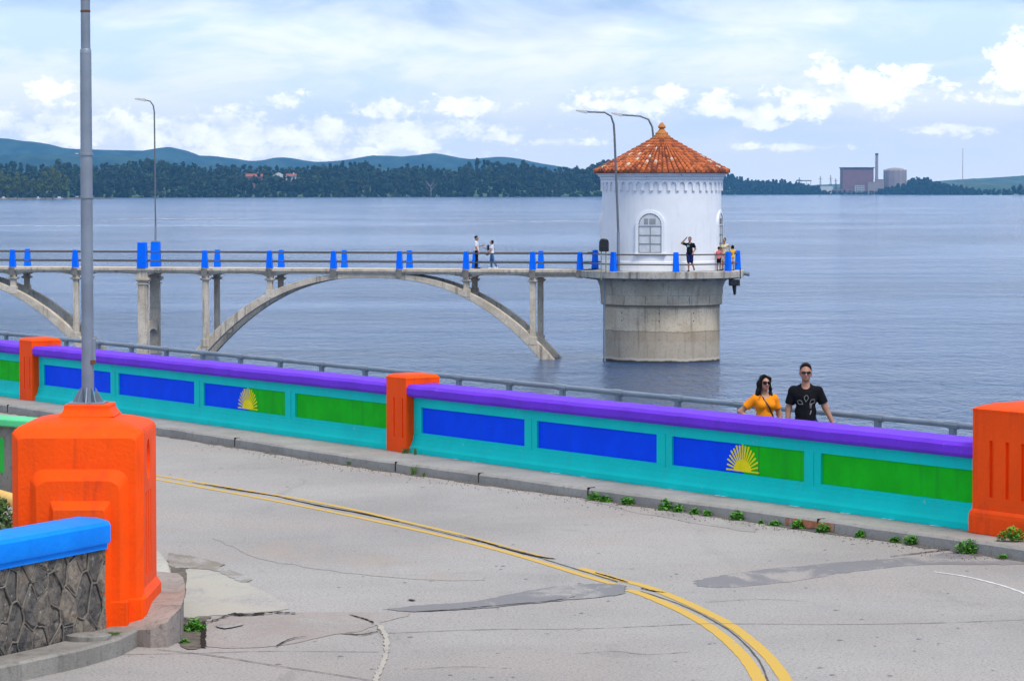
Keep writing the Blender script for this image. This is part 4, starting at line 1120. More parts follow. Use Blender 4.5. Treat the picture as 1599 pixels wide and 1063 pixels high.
road_strip('repair_seam', [(592,975),(602,992),(604,1012),(597,1035),(585,1063),(570,1095)], .045, M_apron, .0088, .012, seed=15)
patch('bitumen_patch', [(1085,906),(1150,893),(1230,885),(1330,876),(1440,868),(1500,860),(1640,862),(1640,878),(1540,881),(1440,881),(1330,892),(1250,905),(1150,916),(1095,915)], M_patch, .0028, .08, 8, 3)
patch('bitumen_patch', [(600,950),(660,944),(740,938),(800,926),(860,916),(920,911),(965,911),(978,918),(960,929),(860,938),(760,948),(700,952),(640,954)], M_patch, .0066, .06, 8, 4)
road_strip('crack', [(620,955),(700,951),(780,944),(860,937),(900,930)], .02, M_crack, .0105, .008, seed=16, wfun=taper)
patch('tar_spot', [(636,935.6),(641,934.8),(649,936),(644,937)], M_crack, .011, .01, 4, 5)
road_strip('crack', [(1390,868),(1440,862),(1480,857),(1500,856)], .03, M_crack, .0115, .012, seed=17, wfun=taper)
# pale apron, stained corner, broken slab, gutter
patch('pale_apron', [(292,884),(340,884),(372,900),(395,915),(430,932),(450,950),(380,957),(320,961),(286,962),(286,925)], M_apron, .0045, .05, 7, 6)
patch('stain', [(262,862),(300,868),(352,880),(345,884),(392,903),(375,908),(345,893),(300,886),(268,884)], M_stain, .009, .06, 7, 7)
patch('broken_slab', [(318,972),(345,962),(420,958),(520,955),(640,957),(600,970),(560,985),(520,990),(430,1008),(318,1008)], M_brownpatch, .0042, .03, 7, 8)
b = MB(); g0 = [P(318,973,0), P(360,960,0)]
patch('gutter_soil', [(264,868),(276,872),(290,884),(291,920),(286,944),(287,964),(330,962),(318,972),(318,1008),(282,1008),(276,960)], M_soil, .007, .02, 6, 9)
road_strip('crack', [(318,970),(318,990),(318,1009)], .045, M_crack, .018, .01, seed=18)
road_strip('crack', [(345,963),(365,957),(385,959),(430,955),(472,957)], .09, M_crack, .018, .035, seed=19, wfun=taper)
road_strip('crack', [(283,964),(300,967),(322,970),(345,964)], .03, M_crack, .0185, .015, seed=40, wfun=taper)
patch('tar_spot', [(335,975),(375,972),(378,975),(350,980)], M_patch, .018, .02, 5, 10)
road_strip('crack', [(430,1008),(455,996),(480,992)], .02, M_crack, .0185, .006, seed=41, wfun=taper)
# finer cracks and scattered dark chips on the road
rr = random.Random(77)
for i, pts in enumerate([[(900,1020),(960,1016),(1010,1021),(1075,1017)],[(640,1045),(720,1040),(800,1043)],[(1100,940),(1180,935),(1260,938)]]):
    road_strip('crack', pts, .010, M_hair_crack, .0035, .005, seed=60+i, wfun=taper)
chips = MB()
for i in range(150):
    px, py = rr.uniform(260, 1599), rr.uniform(730, 1063)
    if px > 700 and py < 740+(px-700)*.16: continue
    g = P(px, py, .003); a = rr.uniform(.008, .03)
    chips.add([(g.x-a, g.y, g.z), (g.x, g.y-a, g.z), (g.x+a*rr.uniform(.5, 1.6), g.y+a*.3, g.z), (g.x, g.y+a*1.5, g.z+.004)], [(0,1,2,3)])
chips.build('chips', M_patch, road)
patch('oil_stain', [(860,760),(1000,772),(1150,806),(1180,830),(1060,812),(930,785)], road_mat('oil_stain', (.23, .22, .215), .6, 1.4, .40, .66), .0032, .1, 6, 32)
patch('oil_stain', [(330,840),(520,850),(700,885),(760,905),(600,900),(420,875)], road_mat('warm_stain', (.36, .29, .24), .5, 1.0, .40, .66), .0032, .1, 6, 33)
# grit lying by the kerb
b = MB(); rr = random.Random(11)
for i in range(900):
    px = rr.uniform(420, 1640); s_ = ws(px, 0); of = -ledge_off(px)-abs(rr.gauss(0, .28))-.03; sz = rr.uniform(.004, .013)
    p = Vector(wl(s_, of, 0)); p.z = RZ+.004
    b.add([(p.x-sz, p.y, p.z), (p.x, p.y-sz*1.4, p.z), (p.x+sz, p.y+sz*.3, p.z), (p.x, p.y, p.z+sz*1.2)], [(0,1,3),(1,2,3),(2,0,3)])
b.build('grit', mat('grit_stone', (.16,.14,.12), .9, .4, 40), kind='stuff', label='dark grit and small stones scattered along the kerb', cat='grit')
b = MB(wl)
for i in range(n_): 
    s0_, o0 = outs[i]; s1_, o1 = outs[i+1]
    b.add([(s0_, o0+.02, RZ-GZ+.006), (s1_, o1+.02, RZ-GZ+.006), (s1_, o1-.05-rr.random()*.12, RZ-GZ+.006), (s0_, o0-.05-rr.random()*.12, RZ-GZ+.006)], [(0,1,2,3)])
b.build('gutter_dirt', M_soil, road)

# ------------------------------------------------------------------ weeds
def weed(p, w_, h_, seed, label, grassy=False, mname='weed'):
    rr = random.Random(seed); b = MB(); n_ = int(240*max(.5, w_/.25)) if not grassy else int(45*max(.6, w_/.2)); tint = []
    for i in range(n_):
        a = rr.uniform(0, 6.28); r_ = math.sqrt(rr.random())*w_/2; hh = h_*rr.uniform(.15, 1)*(1-(r_/(w_/2))**2*.55)
        bx, by = math.cos(a)*r_, math.sin(a)*r_*.6
        if grassy:
            q = (bx*1.6, by*1.3, h_*rr.uniform(.5, 1)); wd = .004; bx *= .45; by *= .45
            b.add([(bx-wd, by, 0), (bx+wd, by, 0), (bx*1.2+wd*.7, by, q[2]*.6), q, (bx*1.2-wd*.7, by, q[2]*.6)], [(0,1,2,3,4)])
        else:
            s_ = rr.uniform(.014, .034); t1 = Vector((rr.uniform(-1, 1), rr.uniform(-1, 1), rr.uniform(-.3, .6))).normalized(); t2 = t1.cross(Vector((rr.uniform(-.4, .4), rr.uniform(-.4, .4), 1))).normalized()
            c_ = Vector((bx, by, hh))
            b.add([tuple(c_-t1*s_), tuple(c_-t2*s_*.55), tuple(c_+t1*s_*1.2), tuple(c_+t2*s_*.55)], [(0,1,2,3)])
    if not grassy:
        for i in range(14):
            a = rr.uniform(0, 6.28); r_ = rr.uniform(.2, .9)*w_/2
            b.tube([(0, 0, 0), (math.cos(a)*r_, math.sin(a)*r_*.6, h_*rr.uniform(.4, .9))], [.004, .002], 3)
    o = b.build(mname, M_weed if not grassy else M_grass, local=True, origin=(0, 0, 0), recalc=False, label=label, cat='weed' if not grassy else 'grass tuft', group='weeds growing along the kerb')
    o.location = p; return o
wd = [(928,770,22,13,'leafy weed at the left end of the kerb weeds'),(946,775,20,10,'low leafy weed touching the leftmost kerb weed'),(980,781,21,14,'leafy weed second clump along the kerb from the left'),(1040,789,22,17,'leafy weed at the kerb below the blue panel edge, taller of its pair'),(1060,794,18,13,'leafy weed right half of the pair below the turquoise divider'),
 (1086,799,14,11,'small weed just left of the smallest pair at the kerb'),(1105,801,13,10,'small weed below the blue half of the sun panel'),(1152,805,20,16,'weed at the broken kerb corner below the yellow sun'),(1190,812,6,5,'tiny weed right of the broken kerb corner'),(1212,817,18,8,'flat weed left of the orange kerb stain'),
 (1248,822,20,14,'weed growing under the orange stain on the kerb'),(1287,828,22,14,'weed just right of the orange kerb stain'),(1345,835,14,12,'small weed alone below the green panel'),(1400,843,13,10,'small weed left of the two bushier ones near the right pillar'),(1425,846,23,16,'bushy weed below the right end of the green panel'),(1515,855,42,22,'biggest bushy weed at the kerb before the right orange pillar')]
for i, (px, py, w_, h_, lb) in enumerate(wd):
    q_ = Vector(wl(ws(px, -ledge_off(px)-.05), -ledge_off(px)-.05, 0)); p = Vector((q_.x, q_.y, RZ)); S = F/p.y; weed(p, w_/S, h_/S*1.1, 100+i, lb)
q_ = Vector(wl(ws(1583, -.36), -.36, 0)); p = Vector((q_.x, q_.y, GZ)); weed(p, 44/137, 24/137, 130, 'bushy weed on the ledge at the foot of the right orange pillar')
q_ = Vector(wl(ws(1570, -.72), -.72, 0)); p = Vector((q_.x, q_.y, RZ)); weed(p, 12/139, 7/139, 131, 'tiny weed at the kerb by the right edge')
for i, (px, py, w_, h_, z_, lb) in enumerate([(545,724,16,7,RZ,'low grass tuft at the kerb left of the broken joint'),(645,737,17,18,RZ,'tall grass tuft at the kerb right of the centre pillar'),(662,741,9,8,RZ,'short grass tuft just right of the tall one'),(632,707,22,10,GZ,'grass tuft at the foot of the centre orange pillar'),(648,706,10,14,GZ,'thin grass blades between centre pillar and turquoise wall')]):
    o_ = -ledge_off(px)-.05 if z_ == RZ else -.09
    q_ = Vector(wl(ws(px, o_), o_, 0)); p = Vector((q_.x, q_.y, z_)); S = F/p.y; weed(p, w_/S, h_/S*1.1, 140+i, lb, True, 'grass_tuft')
p = G(303, 985, RZ); weed(p, .22, .12, 150, 'weed in the gutter hole by the broken slab')
p = G(288, 1004, RZ); weed(p, .06, .04, 151, 'tiny weed at the foot of the round footing')
p = G(271, 908, RZ); weed(p, .07, .06, 153, 'small weed in the gutter beside the pale round kerb')

# ------------------------------------------------------------------ foreground pillar with lamp pole
FY = 28.24; FX1 = (222-CX)/F*FY; FS = F/FY; FW = 207/FS; FX0 = FX1-FW; FD = 1.25
FZ = D(222, 978, FY).z
pil = thing('gate_pillar', (FX0+FW/2, FY+FD/2, FZ), 'massive orange pillar with stepped arch mouldings in the left foreground', 'pillar')
def rr_ring(x0, x1, y0, y1, r_, z_, k=5):
    out = []
    for cx, cy, a0 in ((x1-r_, y0+r_, -90), (x1-r_, y1-r_, 0), (x0+r_, y1-r_, 90), (x0+r_, y0+r_, 180)):
        for i in range(k+1):
            a = R(a0+90*i/k); out.append((cx+r_*math.cos(a), cy+r_*math.sin(a), z_))
    return out
def pz(py): return FZ+(978-py)/FS
b = MB(); X0, X1, Y0, Y1 = FX0, FX1, FY, FY+FD
b.rings([rr_ring(X0-.02+d, X1+.02-d if False else X1+.0-d+(.02 if z_ < FZ+.3 else 0), Y0+d, Y1-d, max(.03, r_), z_) for d, r_, z_ in
   [(0, .04, FZ-.15), (0, .04, FZ+.26), (.02, .05, FZ+.33), (.02, .05, pz(676)), (.035, .06, pz(670)), (.07, .08, pz(665)), (.16, .10, pz(659)), (.30, .10, pz(654)), (.40, .08, pz(651))]])
shaft = b.build('shaft', M_orange, pil, smooth=25)
def px_x(px): return FX0+(px-15)/FS
def arch_outline(pl, pr, pt, r_, pb, cham=False):
    x0, x1, zt, zb_ = px_x(pl), px_x(pr), pz(pt), pz(pb); out = [(x0, zb_)]
    for i in range(7):
        a = R(180-90*i/6); out.append((x0+r_+r_*math.cos(a), zt-r_*.75+r_*.75*math.sin(a)))
    for i in range(7):
        a = R(90-90*i/6); out.append((x1-r_+r_*math.cos(a), zt-r_*.75+r_*.75*math.sin(a)))
    out.append((x1, zb_)); return out
def slab(outer, inner, y0, y1, name='moulding'):
    b = MB(); n_ = len(outer)
    vs = [(a, y0, c_) for a, c_ in outer]+[(a, y1, c_) for a, c_ in inner]
    b.add(vs, [(i, i+1, n_+i+1, n_+i) for i in range(n_-1)]+[tuple(range(n_, 2*n_)), (0, n_, 2*n_-1, n_-1)])
    return b.build(name, M_orange, pil, smooth=24)
slab(arch_outline(15.5, 221, 669, .05, 978), arch_outline(27, 211, 681, .05, 978), FY+.04, FY-.06)
slab(arch_outline(46, 200, 729, .15, 978), arch_outline(58, 188, 746, .13, 978), FY-.058, FY-.165)
slab(arch_outline(79, 174, 777, .03, 978), arch_outline(87, 166, 790, .03, 978), FY-.163, FY-.26)
# solid foot of the mouldings
b = MB(); b.box(px_x(14), px_x(222.5), FY-.068, FY+.03, FZ-.12, pz(931)); b.build('plinth', M_orange, pil, bevel=.02)
b = MB(); b.box(px_x(44), px_x(200), FY-.172, FY-.0675, FZ-.12, pz(933)); b.build('plinth', M_orange, pil, bevel=.02)
# plinth on top, slots and oval recess on the side
b = MB(); cx0, cx1 = (98-CX)/F*(FY+.4), (170-CX)/F*(FY+.4); yc = FY+FD*.5; b.rings([rr_ring(cx0-d, cx1+d, yc-.23-d, yc+.23+d, .015, z_, 2) for d, z_ in ((.05, pz(653)), (.03, pz(649)), (.0, pz(641)), (0, pz(634)))]); b.build('pole_plinth', M_orange, pil, smooth=25, bevel=.01)
cut = MB()
for yy in (.34, .52, .70): cut.box(X1-.075, X1+.1, FY+yy, FY+yy+.07, pz(905), pz(772))
cut.rings([[(xx, FY+.56+.13*math.cos(a), pz(722)+.19*math.sin(a)) for a in [2*math.pi*i/24 for i in range(24)]] for xx in (X1-.09, X1+.1)])
cu = cut.build('cutter', M_orange, pil)
bo = shaft.modifiers.new('slots', 'BOOLEAN'); bo.object = cu; bo.operation = 'DIFFERENCE'; bo.solver = 'EXACT'
dg = bpy.context.evaluated_depsgraph_get(); me_ = bpy.data.meshes.new_from_object(shaft.evaluated_get(dg))
shaft.modifiers.clear(); shaft.data = me_; bpy.data.objects.remove(cu)
# grey lamp pole
zp0 = pz(634); pp = Vector(((136-CX)/F*yc, yc, zp0))
lp_ = thing('lamp_pole', pp, 'thick grey steel lamp pole on the orange foreground pillar, running out of the picture', 'lamp pole')
SS = F/yc
def hz(py): return D(136, py, yc).z-zp0
b = MB(); b.tube([(0,0,0),(0,0,.4),(0,0,hz(300)),(0,0,hz(82))], [.059,.058,.057,.053], 20); b.lathe([(.054,hz(84)),(.052,hz(78)),(.044,hz(76))], 20); b.build('pole', M_pole, lp_, local=True, smooth=50)
b = MB(); b.tube([(0,0,hz(80)),(0,0,hz(0)),(0,0,hz(-500))], [.045,.044,.040], 20); b.build('upper_pole', M_pole, lp_, local=True, smooth=50)
for py in (241, 308): 
    b = MB(); b.lathe([(.056,hz(py)-.012),(.066,hz(py)-.01),(.066,hz(py)+.01),(.056,hz(py)+.012)], 20); b.tube([(-.07,-.02,hz(py)),(-.10,-.02,hz(py))], .012, 6); b.build('clamp', M_pole, lp_, local=True)
b = MB(); b.lathe([(.044,hz(20)),(.0475,hz(19)),(.0475,hz(17)),(.044,hz(16))], 20); b.lathe([(.044,hz(1)),(.047,hz(0)),(.044,hz(-2))], 20); b.build('weld', M_rust, lp_, local=True)
b = MB(); b.box(.04, .075, -.03, .03, hz(568), hz(527)); b.build('hatch', M_pole, lp_, local=True, bevel=.01)
b = MB(); b.box(.03, .078, -.05, -.02, hz(568), hz(562)); b.build('latch', M_rust, lp_, local=True)
for a in (0, 90, 180, 270, 225, 315):
    ca, sa = math.cos(R(a)), math.sin(R(a)); b = MB(); L0, Hh = (.15 if a % 90 == 0 else .12), .15
    xf = lambda x_, y_, z_, ca=ca, sa=sa: (x_*ca-y_*sa, x_*sa+y_*ca, z_)
    b.xf = xf; b.ext([(.065, 0), (L0, 0), (L0, .012), (.07, Hh)], -.006, .006, lambda p_, q_, h_: (p_, h_, q_)); b.build('gusset', M_pole, lp_, local=True)
b = MB(); b.box(-.17, .17, -.17, .17, .001, .014); b.build('base_plate', M_pole, lp_, local=True)
# lantern out of the picture
b = MB(); b.tube([(0,0,hz(-500)),(-.1,0,hz(-510)),(-1.2,0,hz(-525))], [.04,.04,.03], 10); b.taper(-1.5, 0, .7, .25, .5, .15, hz(-530), hz(-520)); b.build('arm', M_pole, lp_, local=True)

# footing, stone wall, kerbs near it
b = MB()
fp = [(-60,1002,4.80),(120,1000,4.80),(205,1008,4.81),(235,1011,4.84),(262,1010,4.90),(280,1002,4.96),(287,985,4.99),(287,965,4.98),(284,950,4.96),(276,941,4.95),(240,938,4.95),(150,936,4.9),(60,940,4.9),(-60,945,4.85)]
bot = [tuple(G(a, c_, RZ-.1) if False else Vector((G(a, c_, RZ).x, G(a, c_, RZ).y, RZ-.2))) for a, c_, z_ in fp]
top = [(p[0]*.997, p[1]+.03, z_) for p, (a, c_, z_) in zip(bot, fp)]
b.rings([bot, [(p[0], p[1], q[2]-.02) for p, q in zip(bot, top)], top]); b.build('footing', M_foot, kind='structure', smooth=40)
b = MB()
kp = [(-120,1095),(-40,1079),(60,1057),(130,1041),(185,1025),(214,1010),(222,1004)]
front = [Vector((G(a, c_, RZ).x, G(a, c_, RZ).y, 0)) for a, c_ in kp]
def off(front, d):
    out = []
    for i, p in enumerate(front):
        t = (front[min(i+1, len(front)-1)]-front[max(i-1, 0)]).normalized(); out.append(p+Vector((-t.y, t.x, 0))*d)
    return out
bk = off(front, .42); rings = []
for p, q in zip(front, bk): rings.append([(p.x, p.y, RZ-.1), (p.x, p.y, RZ+.145), (p.x-.02, p.y+.02, RZ+.165), (q.x, q.y, RZ+.15), (q.x, q.y, RZ-.1)])
b.rings(rings); b.build('kerb', M_kerb, kind='structure', smooth=35)

SW0 = Vector(((161-CX)/F*(FY-.25), FY-.255, 0)); g = G(0, 1022, 4.79); sdir = (Vector((g.x, g.y, 0))-SW0).normalized(); sn = Vector((sdir.y, -sdir.x, 0))
if sn.x > 0: sn = -sn
def sl(s, o, z): p = SW0+sdir*s+sn*o; return (p.x, p.y, 4.79+z)       # s from the pillar towards the camera, o into the wall
sw = thing('stone_wall', sl(1.5, .2, 0), 'rubble stone wall with bright blue coping against the orange pillar', 'stone wall')
b = MB(sl); b.box(.0, 3.6, .02, .42, -.25, .80); b.build('mortar', M_mortar, sw)
# stones: irregular cells on the face with raised ribbon pointing between them
KX, KZ = .95, 1.45; rr = random.Random(21); seeds = []; tries = 0
while len(seeds) < 95 and tries < 8000:
    tries += 1; c_ = (rr.uniform(-.1, 3.7)/KX, rr.uniform(-.1, .85)/KZ)
    if all(math.hypot(c_[0]-q[0], c_[1]-q[1]) > .165 for q in seeds): seeds.append(c_)
bs = MB(sl); stint = []; ribs = {}
for i, c_ in enumerate(seeds):
    poly = [(p_/KX, q_/KZ) for p_, q_ in ((0, -.06), (3.6, -.06), (3.6, .76), (0, .76))]
    for j, q in enumerate(seeds):
        if i == j or math.hypot(c_[0]-q[0], c_[1]-q[1]) > 1.2: continue
        mx, mz = (c_[0]+q[0])/2, (c_[1]+q[1])/2; dx, dz = q[0]-c_[0], q[1]-c_[1]; L = math.hypot(dx, dz); dx /= L; dz /= L
        out = []
        for k in range(len(poly)):
            a, e_ = poly[k], poly[(k+1) % len(poly)]; da = (a[0]-mx)*dx+(a[1]-mz)*dz; de = (e_[0]-mx)*dx+(e_[1]-mz)*dz
            if da <= 0: out.append(a)
            if (da < 0) != (de < 0): t = da/(da-de); out.append((a[0]+(e_[0]-a[0])*t, a[1]+(e_[1]-a[1])*t))
        poly = out
        if len(poly) < 3: break
    if len(poly) >= 3: poly = [(p_*KX, q_*KZ) for p_, q_ in poly]
    if len(poly) < 3: continue
    for k in range(len(poly)):
        a, e_ = poly[k], poly[(k+1) % len(poly)]
        if math.hypot(a[0]-e_[0], a[1]-e_[1]) > .03 and max(a[0], e_[0]) > .02 and not (abs(a[1]-e_[1]) < 1e-6 and (a[1] < -.05 or a[1] > .75)): ribs[(round((a[0]+e_[0])/2, 2), round((a[1]+e_[1])/2, 2))] = (a, e_)
    cx = sum(p[0] for p in poly)/len(poly); cz = sum(p[1] for p in poly)/len(poly); n_ = len(poly); pr = rr.uniform(-.008, .026)
    sub_ = []
    for k in range(n_):
        a, e_ = poly[k], poly[(k+1) % n_]; sub_ += [a, ((a[0]+e_[0])/2, (a[1]+e_[1])/2)]
    n_ *= 2
    vs = [(p[0], .018, p[1]) for p in sub_]+[(cx+(p[0]-cx)*rr.uniform(.74, .86), .008-pr+rr.uniform(-.007, .007), cz+(p[1]-cz)*rr.uniform(.74, .86)) for p in sub_]+[(cx+(p[0]-cx)*.4, .004-pr+rr.uniform(-.008, .008), cz+(p[1]-cz)*.4) for p in sub_]+[(cx, .002-pr, cz)]
    fs = [(k, (k+1) % n_, n_+(k+1) % n_, n_+k) for k in range(n_)]+[(n_+k, n_+(k+1) % n_, 2*n_+(k+1) % n_, 2*n_+k) for k in range(n_)]+[(2*n_+k, 2*n_+(k+1) % n_, 3*n_) for k in range(n_)]
    bs.add(vs, fs); stint += [rr.random()]*len(fs)
rb_ = MB(sl)
for a, e_ in ribs.values():
    m1_ = ((a[0]*2+e_[0])/3+rr.uniform(-.008, .008), (a[1]*2+e_[1])/3+rr.uniform(-.008, .008)); m2_ = ((a[0]+2*e_[0])/3+rr.uniform(-.008, .008), (a[1]+2*e_[1])/3+rr.uniform(-.008, .008))
    rb_.tube([(p[0], .002, p[1]) for p in (a, m1_, m2_, e_)], [.012, rr.uniform(.007, .013), rr.uniform(.007, .013), .012], 6)
rb_.build('pointing', M_mortar, sw, smooth=60)
bs.build('stones', M_stone, sw, recalc=False, vcol=stint)
# raised ribbon pointing is the mortar between; blue coping
b = MB(sl); N = 24; rings = []
for i in range(N+1):
    s_ = .0+3.6*i/N; dz = .0
    rings.append([(s_, -.055, .80), (s_, -.065, .83), (s_, -.065, .965), (s_, -.04, 1.0), (s_, .06, 1.03), (s_, .22, 1.04), (s_, .44, 1.0), (s_, .47, .96), (s_, .47, .80)])
b.rings(rings); b.build('coping', M_bpaint, sw, smooth=24)
b = MB(sl); b.box(.0, 3.6, -.03, .44, .745, .799); b.build('coping_band', M_bpaint, sw)
p = G(178, 990, 4.82); weed(p, .22, .035, 160, 'patch of grass between the stone wall and the orange pillar', True, 'grass_tuft')
b = MB(); q = G(140, 1000, 4.80); rr = random.Random(8)
ring0 = [(q.x+.18*math.cos(a)*(1+.2*rr.random()), q.y+.14*math.sin(a), 4.80) for a in [2*math.pi*i/12 for i in range(12)]]
b.rings([ring0, [(p_[0], p_[1], 4.85) for p_ in ring0], [(q.x+(p_[0]-q.x)*.7, q.y+(p_[1]-q.y)*.7, 4.868) for p_ in ring0]]); b.build('flat_stone', M_kerb, label='flat grey stone lying at the foot of the stone wall', cat='stone', smooth=50)

# pale raised island behind the pillar
b = MB(); ip = [(60,945),(200,948),(248,946),(263,938),(268,915),(267,895),(262,876),(252,862),(236,852),(180,842),(60,835),(-150,835),(-150,945)]
ipw = [G(a, c_, 4.86) for a, c_ in ip]
b.rings([[(p_.x, p_.y, RZ-.05) for p_ in ipw], [(p_.x, p_.y, 4.84) for p_ in ipw], [(p_.x-.02, p_.y+.0, 4.86) for p_ in ipw]]); b.build('pavement', M_pale, kind='structure', smooth=30)
# second parapet on the left, mostly hidden
g0 = G(-260, 742, GZ); g1 = G(95, 776, GZ); d_ = (g1-g0).normalized(); n2 = Vector((-d_.y, d_.x, 0))
def lw(s, o, z): p_ = g1+d_*s+n2*o; return (p_.x, p_.y, GZ+z)
p2 = thing('low_wall', lw(-2, 0, 0), 'low concrete wall with pale green coping behind the foreground pillar', 'low wall')
b = MB(lw); b.box(-7, 0, 0, .3, -.2, .88); b.build('wall', M_dark_conc, p2)
b = MB(lw); b.box(-7, .03, -.1, .42, .881, .98); b.build('coping', M_gpaint, p2, bevel=.02)
for k in range(3):
    b = MB(lw); s0 = -1.12-k*1.5; b.box(s0-.9, s0, -.004, .002, .25, .72); b.build('panel', M_gpanel, p2, bevel=.08)
b = MB(); a0 = G(-80, 752, GZ+.1); a1 = G(60, 792, GZ+.1); b.tube([a0, a1], .085, 10); b.build('kerb_rail', M_ypaint, label='cream yellow rounded kerb rail at the left edge', cat='kerb rail', smooth=50)
def shrub(p, w_, h_, seed, label):
    rnd = np.random.RandomState(seed); q, t_ = crown_quads(rnd, 700, w_/2, w_/2, .02, h_, .022, 8)
    o = thing('shrub', p, label, 'shrub'); quads_obj('leaves', q, t_, foliage_mat('shrub_foliage', (.03,.07,.02), (.12,.20,.05), (.16,.16,.10), 8), o)
    b = MB()
    for i in range(7): a = i*.9; b.tube([(0,0,0),(math.cos(a)*w_*.3, math.sin(a)*w_*.3, h_*.7)], [.008,.003], 4)
    b.build('stems', M_bark, o, local=True)
shrub(G(2, 835, GZ), .5, .42, 5, 'small leafy shrub between the yellow kerb rail and the blue coping')

# ------------------------------------------------------------------ people
def smin(a, b_, k):
    h = np.maximum(k-np.abs(a-b_), 0)/k; return np.minimum(a, b_)-h*h*k*.25
def sdf_mesh(prims, res, k=.03, cuts=(), wob=0, seed=0):
    """prims: ('c',a,b,ra,rb) tapered capsule, ('e',centre,radii) ellipsoid, optional 4th k; cuts: (point, normal) keeps the side opposite the normal"""
    lo = np.full(3, 1e9); hi = np.full(3, -1e9); bb = []
    for p in prims:
        if p[0] == 'c': a, b_ = np.array(p[1], float), np.array(p[2], float); r = max(p[3], p[4]); l, h = np.minimum(a, b_)-r, np.maximum(a, b_)+r
        else: c_, r = np.array(p[1], float), np.array(p[2], float); l, h = c_-r, c_+r
        bb.append((l, h)); lo = np.minimum(lo, l); hi = np.maximum(hi, h)
    lo -= res*3; hi += res*3; n = np.ceil((hi-lo)/res).astype(int)+1
    Dg = np.full(n, 1.0)
    for p, (l, h) in zip(prims, bb):
        pad = k+res*2.5
        i0 = np.maximum(np.floor((l-pad-lo)/res).astype(int), 0); i1 = np.minimum(np.ceil((h+pad-lo)/res).astype(int)+1, n)
        gx, gy, gz = np.meshgrid(*[lo[d]+res*np.arange(i0[d], i1[d]) for d in range(3)], indexing='ij')
        if p[0] == 'c':
            a, b_ = np.array(p[1], float), np.array(p[2], float); ba = b_-a; L2 = max((ba*ba).sum(), 1e-9)
            px_, py_, pz_ = gx-a[0], gy-a[1], gz-a[2]
            t = np.clip((px_*ba[0]+py_*ba[1]+pz_*ba[2])/L2, 0, 1)
            d = np.sqrt((px_-t*ba[0])**2+(py_-t*ba[1])**2+(pz_-t*ba[2])**2)-(p[3]+(p[4]-p[3])*t)
            if len(p) > 6: d = np.maximum(d, ((gx-b_[0])*ba[0]+(gy-b_[1])*ba[1]+(gz-b_[2])*ba[2])/math.sqrt(L2))
        else:
            c_, r = p[1], p[2]; qx, qy, qz = (gx-c_[0])/r[0], (gy-c_[1])/r[1], (gz-c_[2])/r[2]
            k0 = np.sqrt(qx*qx+qy*qy+qz*qz)+1e-9; k1 = np.sqrt((qx/r[0])**2+(qy/r[1])**2+(qz/r[2])**2)+1e-9
            d = k0*(k0-1)/k1
        sl_ = tuple(slice(i0[q], i1[q]) for q in range(3))
        kk = p[5] if len(p) > 5 else k
        Dg[sl_] = smin(Dg[sl_], d, kk)
    gx, gy, gz = np.meshgrid(*[lo[d]+res*np.arange(n[d]) for d in range(3)], indexing='ij')
    if wob: Dg = Dg+wob*(np.sin(gx*31+gz*17+seed)*np.sin(gz*38-gx*13+seed*2)+.6*np.sin(gy*44+gz*25+seed))
    for (pt, nr) in cuts:
        if not isinstance(nr, tuple): Dg = np.maximum(Dg, nr-np.sqrt((gx-pt[0])**2+(gy-pt[1])**2+(gz-pt[2])**2)); continue
        Dg = np.maximum(Dg, (gx-pt[0])*nr[0]+(gy-pt[1])*nr[1]+(gz-pt[2])*nr[2])
    ins = Dg < 0
    m8 = sum(ins[a:n[0]-1+a, b_:n[1]-1+b_, c_:n[2]-1+c_].astype(int) for a in (0, 1) for b_ in (0, 1) for c_ in (0, 1))
    act = (m8 > 0) & (m8 < 8); idx = -np.ones(act.shape, int); ids = np.argwhere(act); idx[act] = np.arange(len(ids))
    acc = np.zeros((len(ids), 3)); cnt = np.zeros(len(ids)); cor = [(a, b_, c_) for a in (0, 1) for b_ in (0, 1) for c_ in (0, 1)]
    for i in range(8):
        for j in range(i+1, 8):
            if sum(abs(cor[i][q]-cor[j][q]) for q in range(3)) != 1: continue
            va = Dg[ids[:, 0]+cor[i][0], ids[:, 1]+cor[i][1], ids[:, 2]+cor[i][2]]; vb = Dg[ids[:, 0]+cor[j][0], ids[:, 1]+cor[j][1], ids[:, 2]+cor[j][2]]
            s_ = (va < 0) != (vb < 0); t = np.where(s_, va/np.where(s_, va-vb, 1), 0)
            pa, pb = np.array(cor[i], float), np.array(cor[j], float)
            acc += np.where(s_[:, None], pa+(pb-pa)*t[:, None], 0); cnt += s_
    verts = lo+res*(ids+acc/np.maximum(cnt, 1)[:, None])
    faces = []
    for ax in range(3):
        o1, o2 = [(1, 2), (2, 0), (0, 1)][ax]
        sa = [slice(0, n[q]) for q in range(3)]; sb = list(sa); sa[ax] = slice(0, n[ax]-1); sb[ax] = slice(1, n[ax])
        ch = ins[tuple(sa)] != ins[tuple(sb)]; e_ = np.argwhere(ch); 
        ok = (e_[:, o1] > 0) & (e_[:, o2] > 0) & (e_[:, o1] < n[o1]-1) & (e_[:, o2] < n[o2]-1); e_ = e_[ok]
        fl_ = ins[tuple(sa)][tuple(e_.T)]
        d1 = np.zeros(3, int); d1[o1] = 1; d2 = np.zeros(3, int); d2[o2] = 1
        q = [idx[tuple(e_.T)], idx[tuple((e_-d1).T)], idx[tuple((e_-d1-d2).T)], idx[tuple((e_-d2).T)]]
        f = np.stack(q, 1); f[fl_] = f[fl_][:, ::-1]; 
        faces.append(f)
    return verts, np.concatenate(faces)
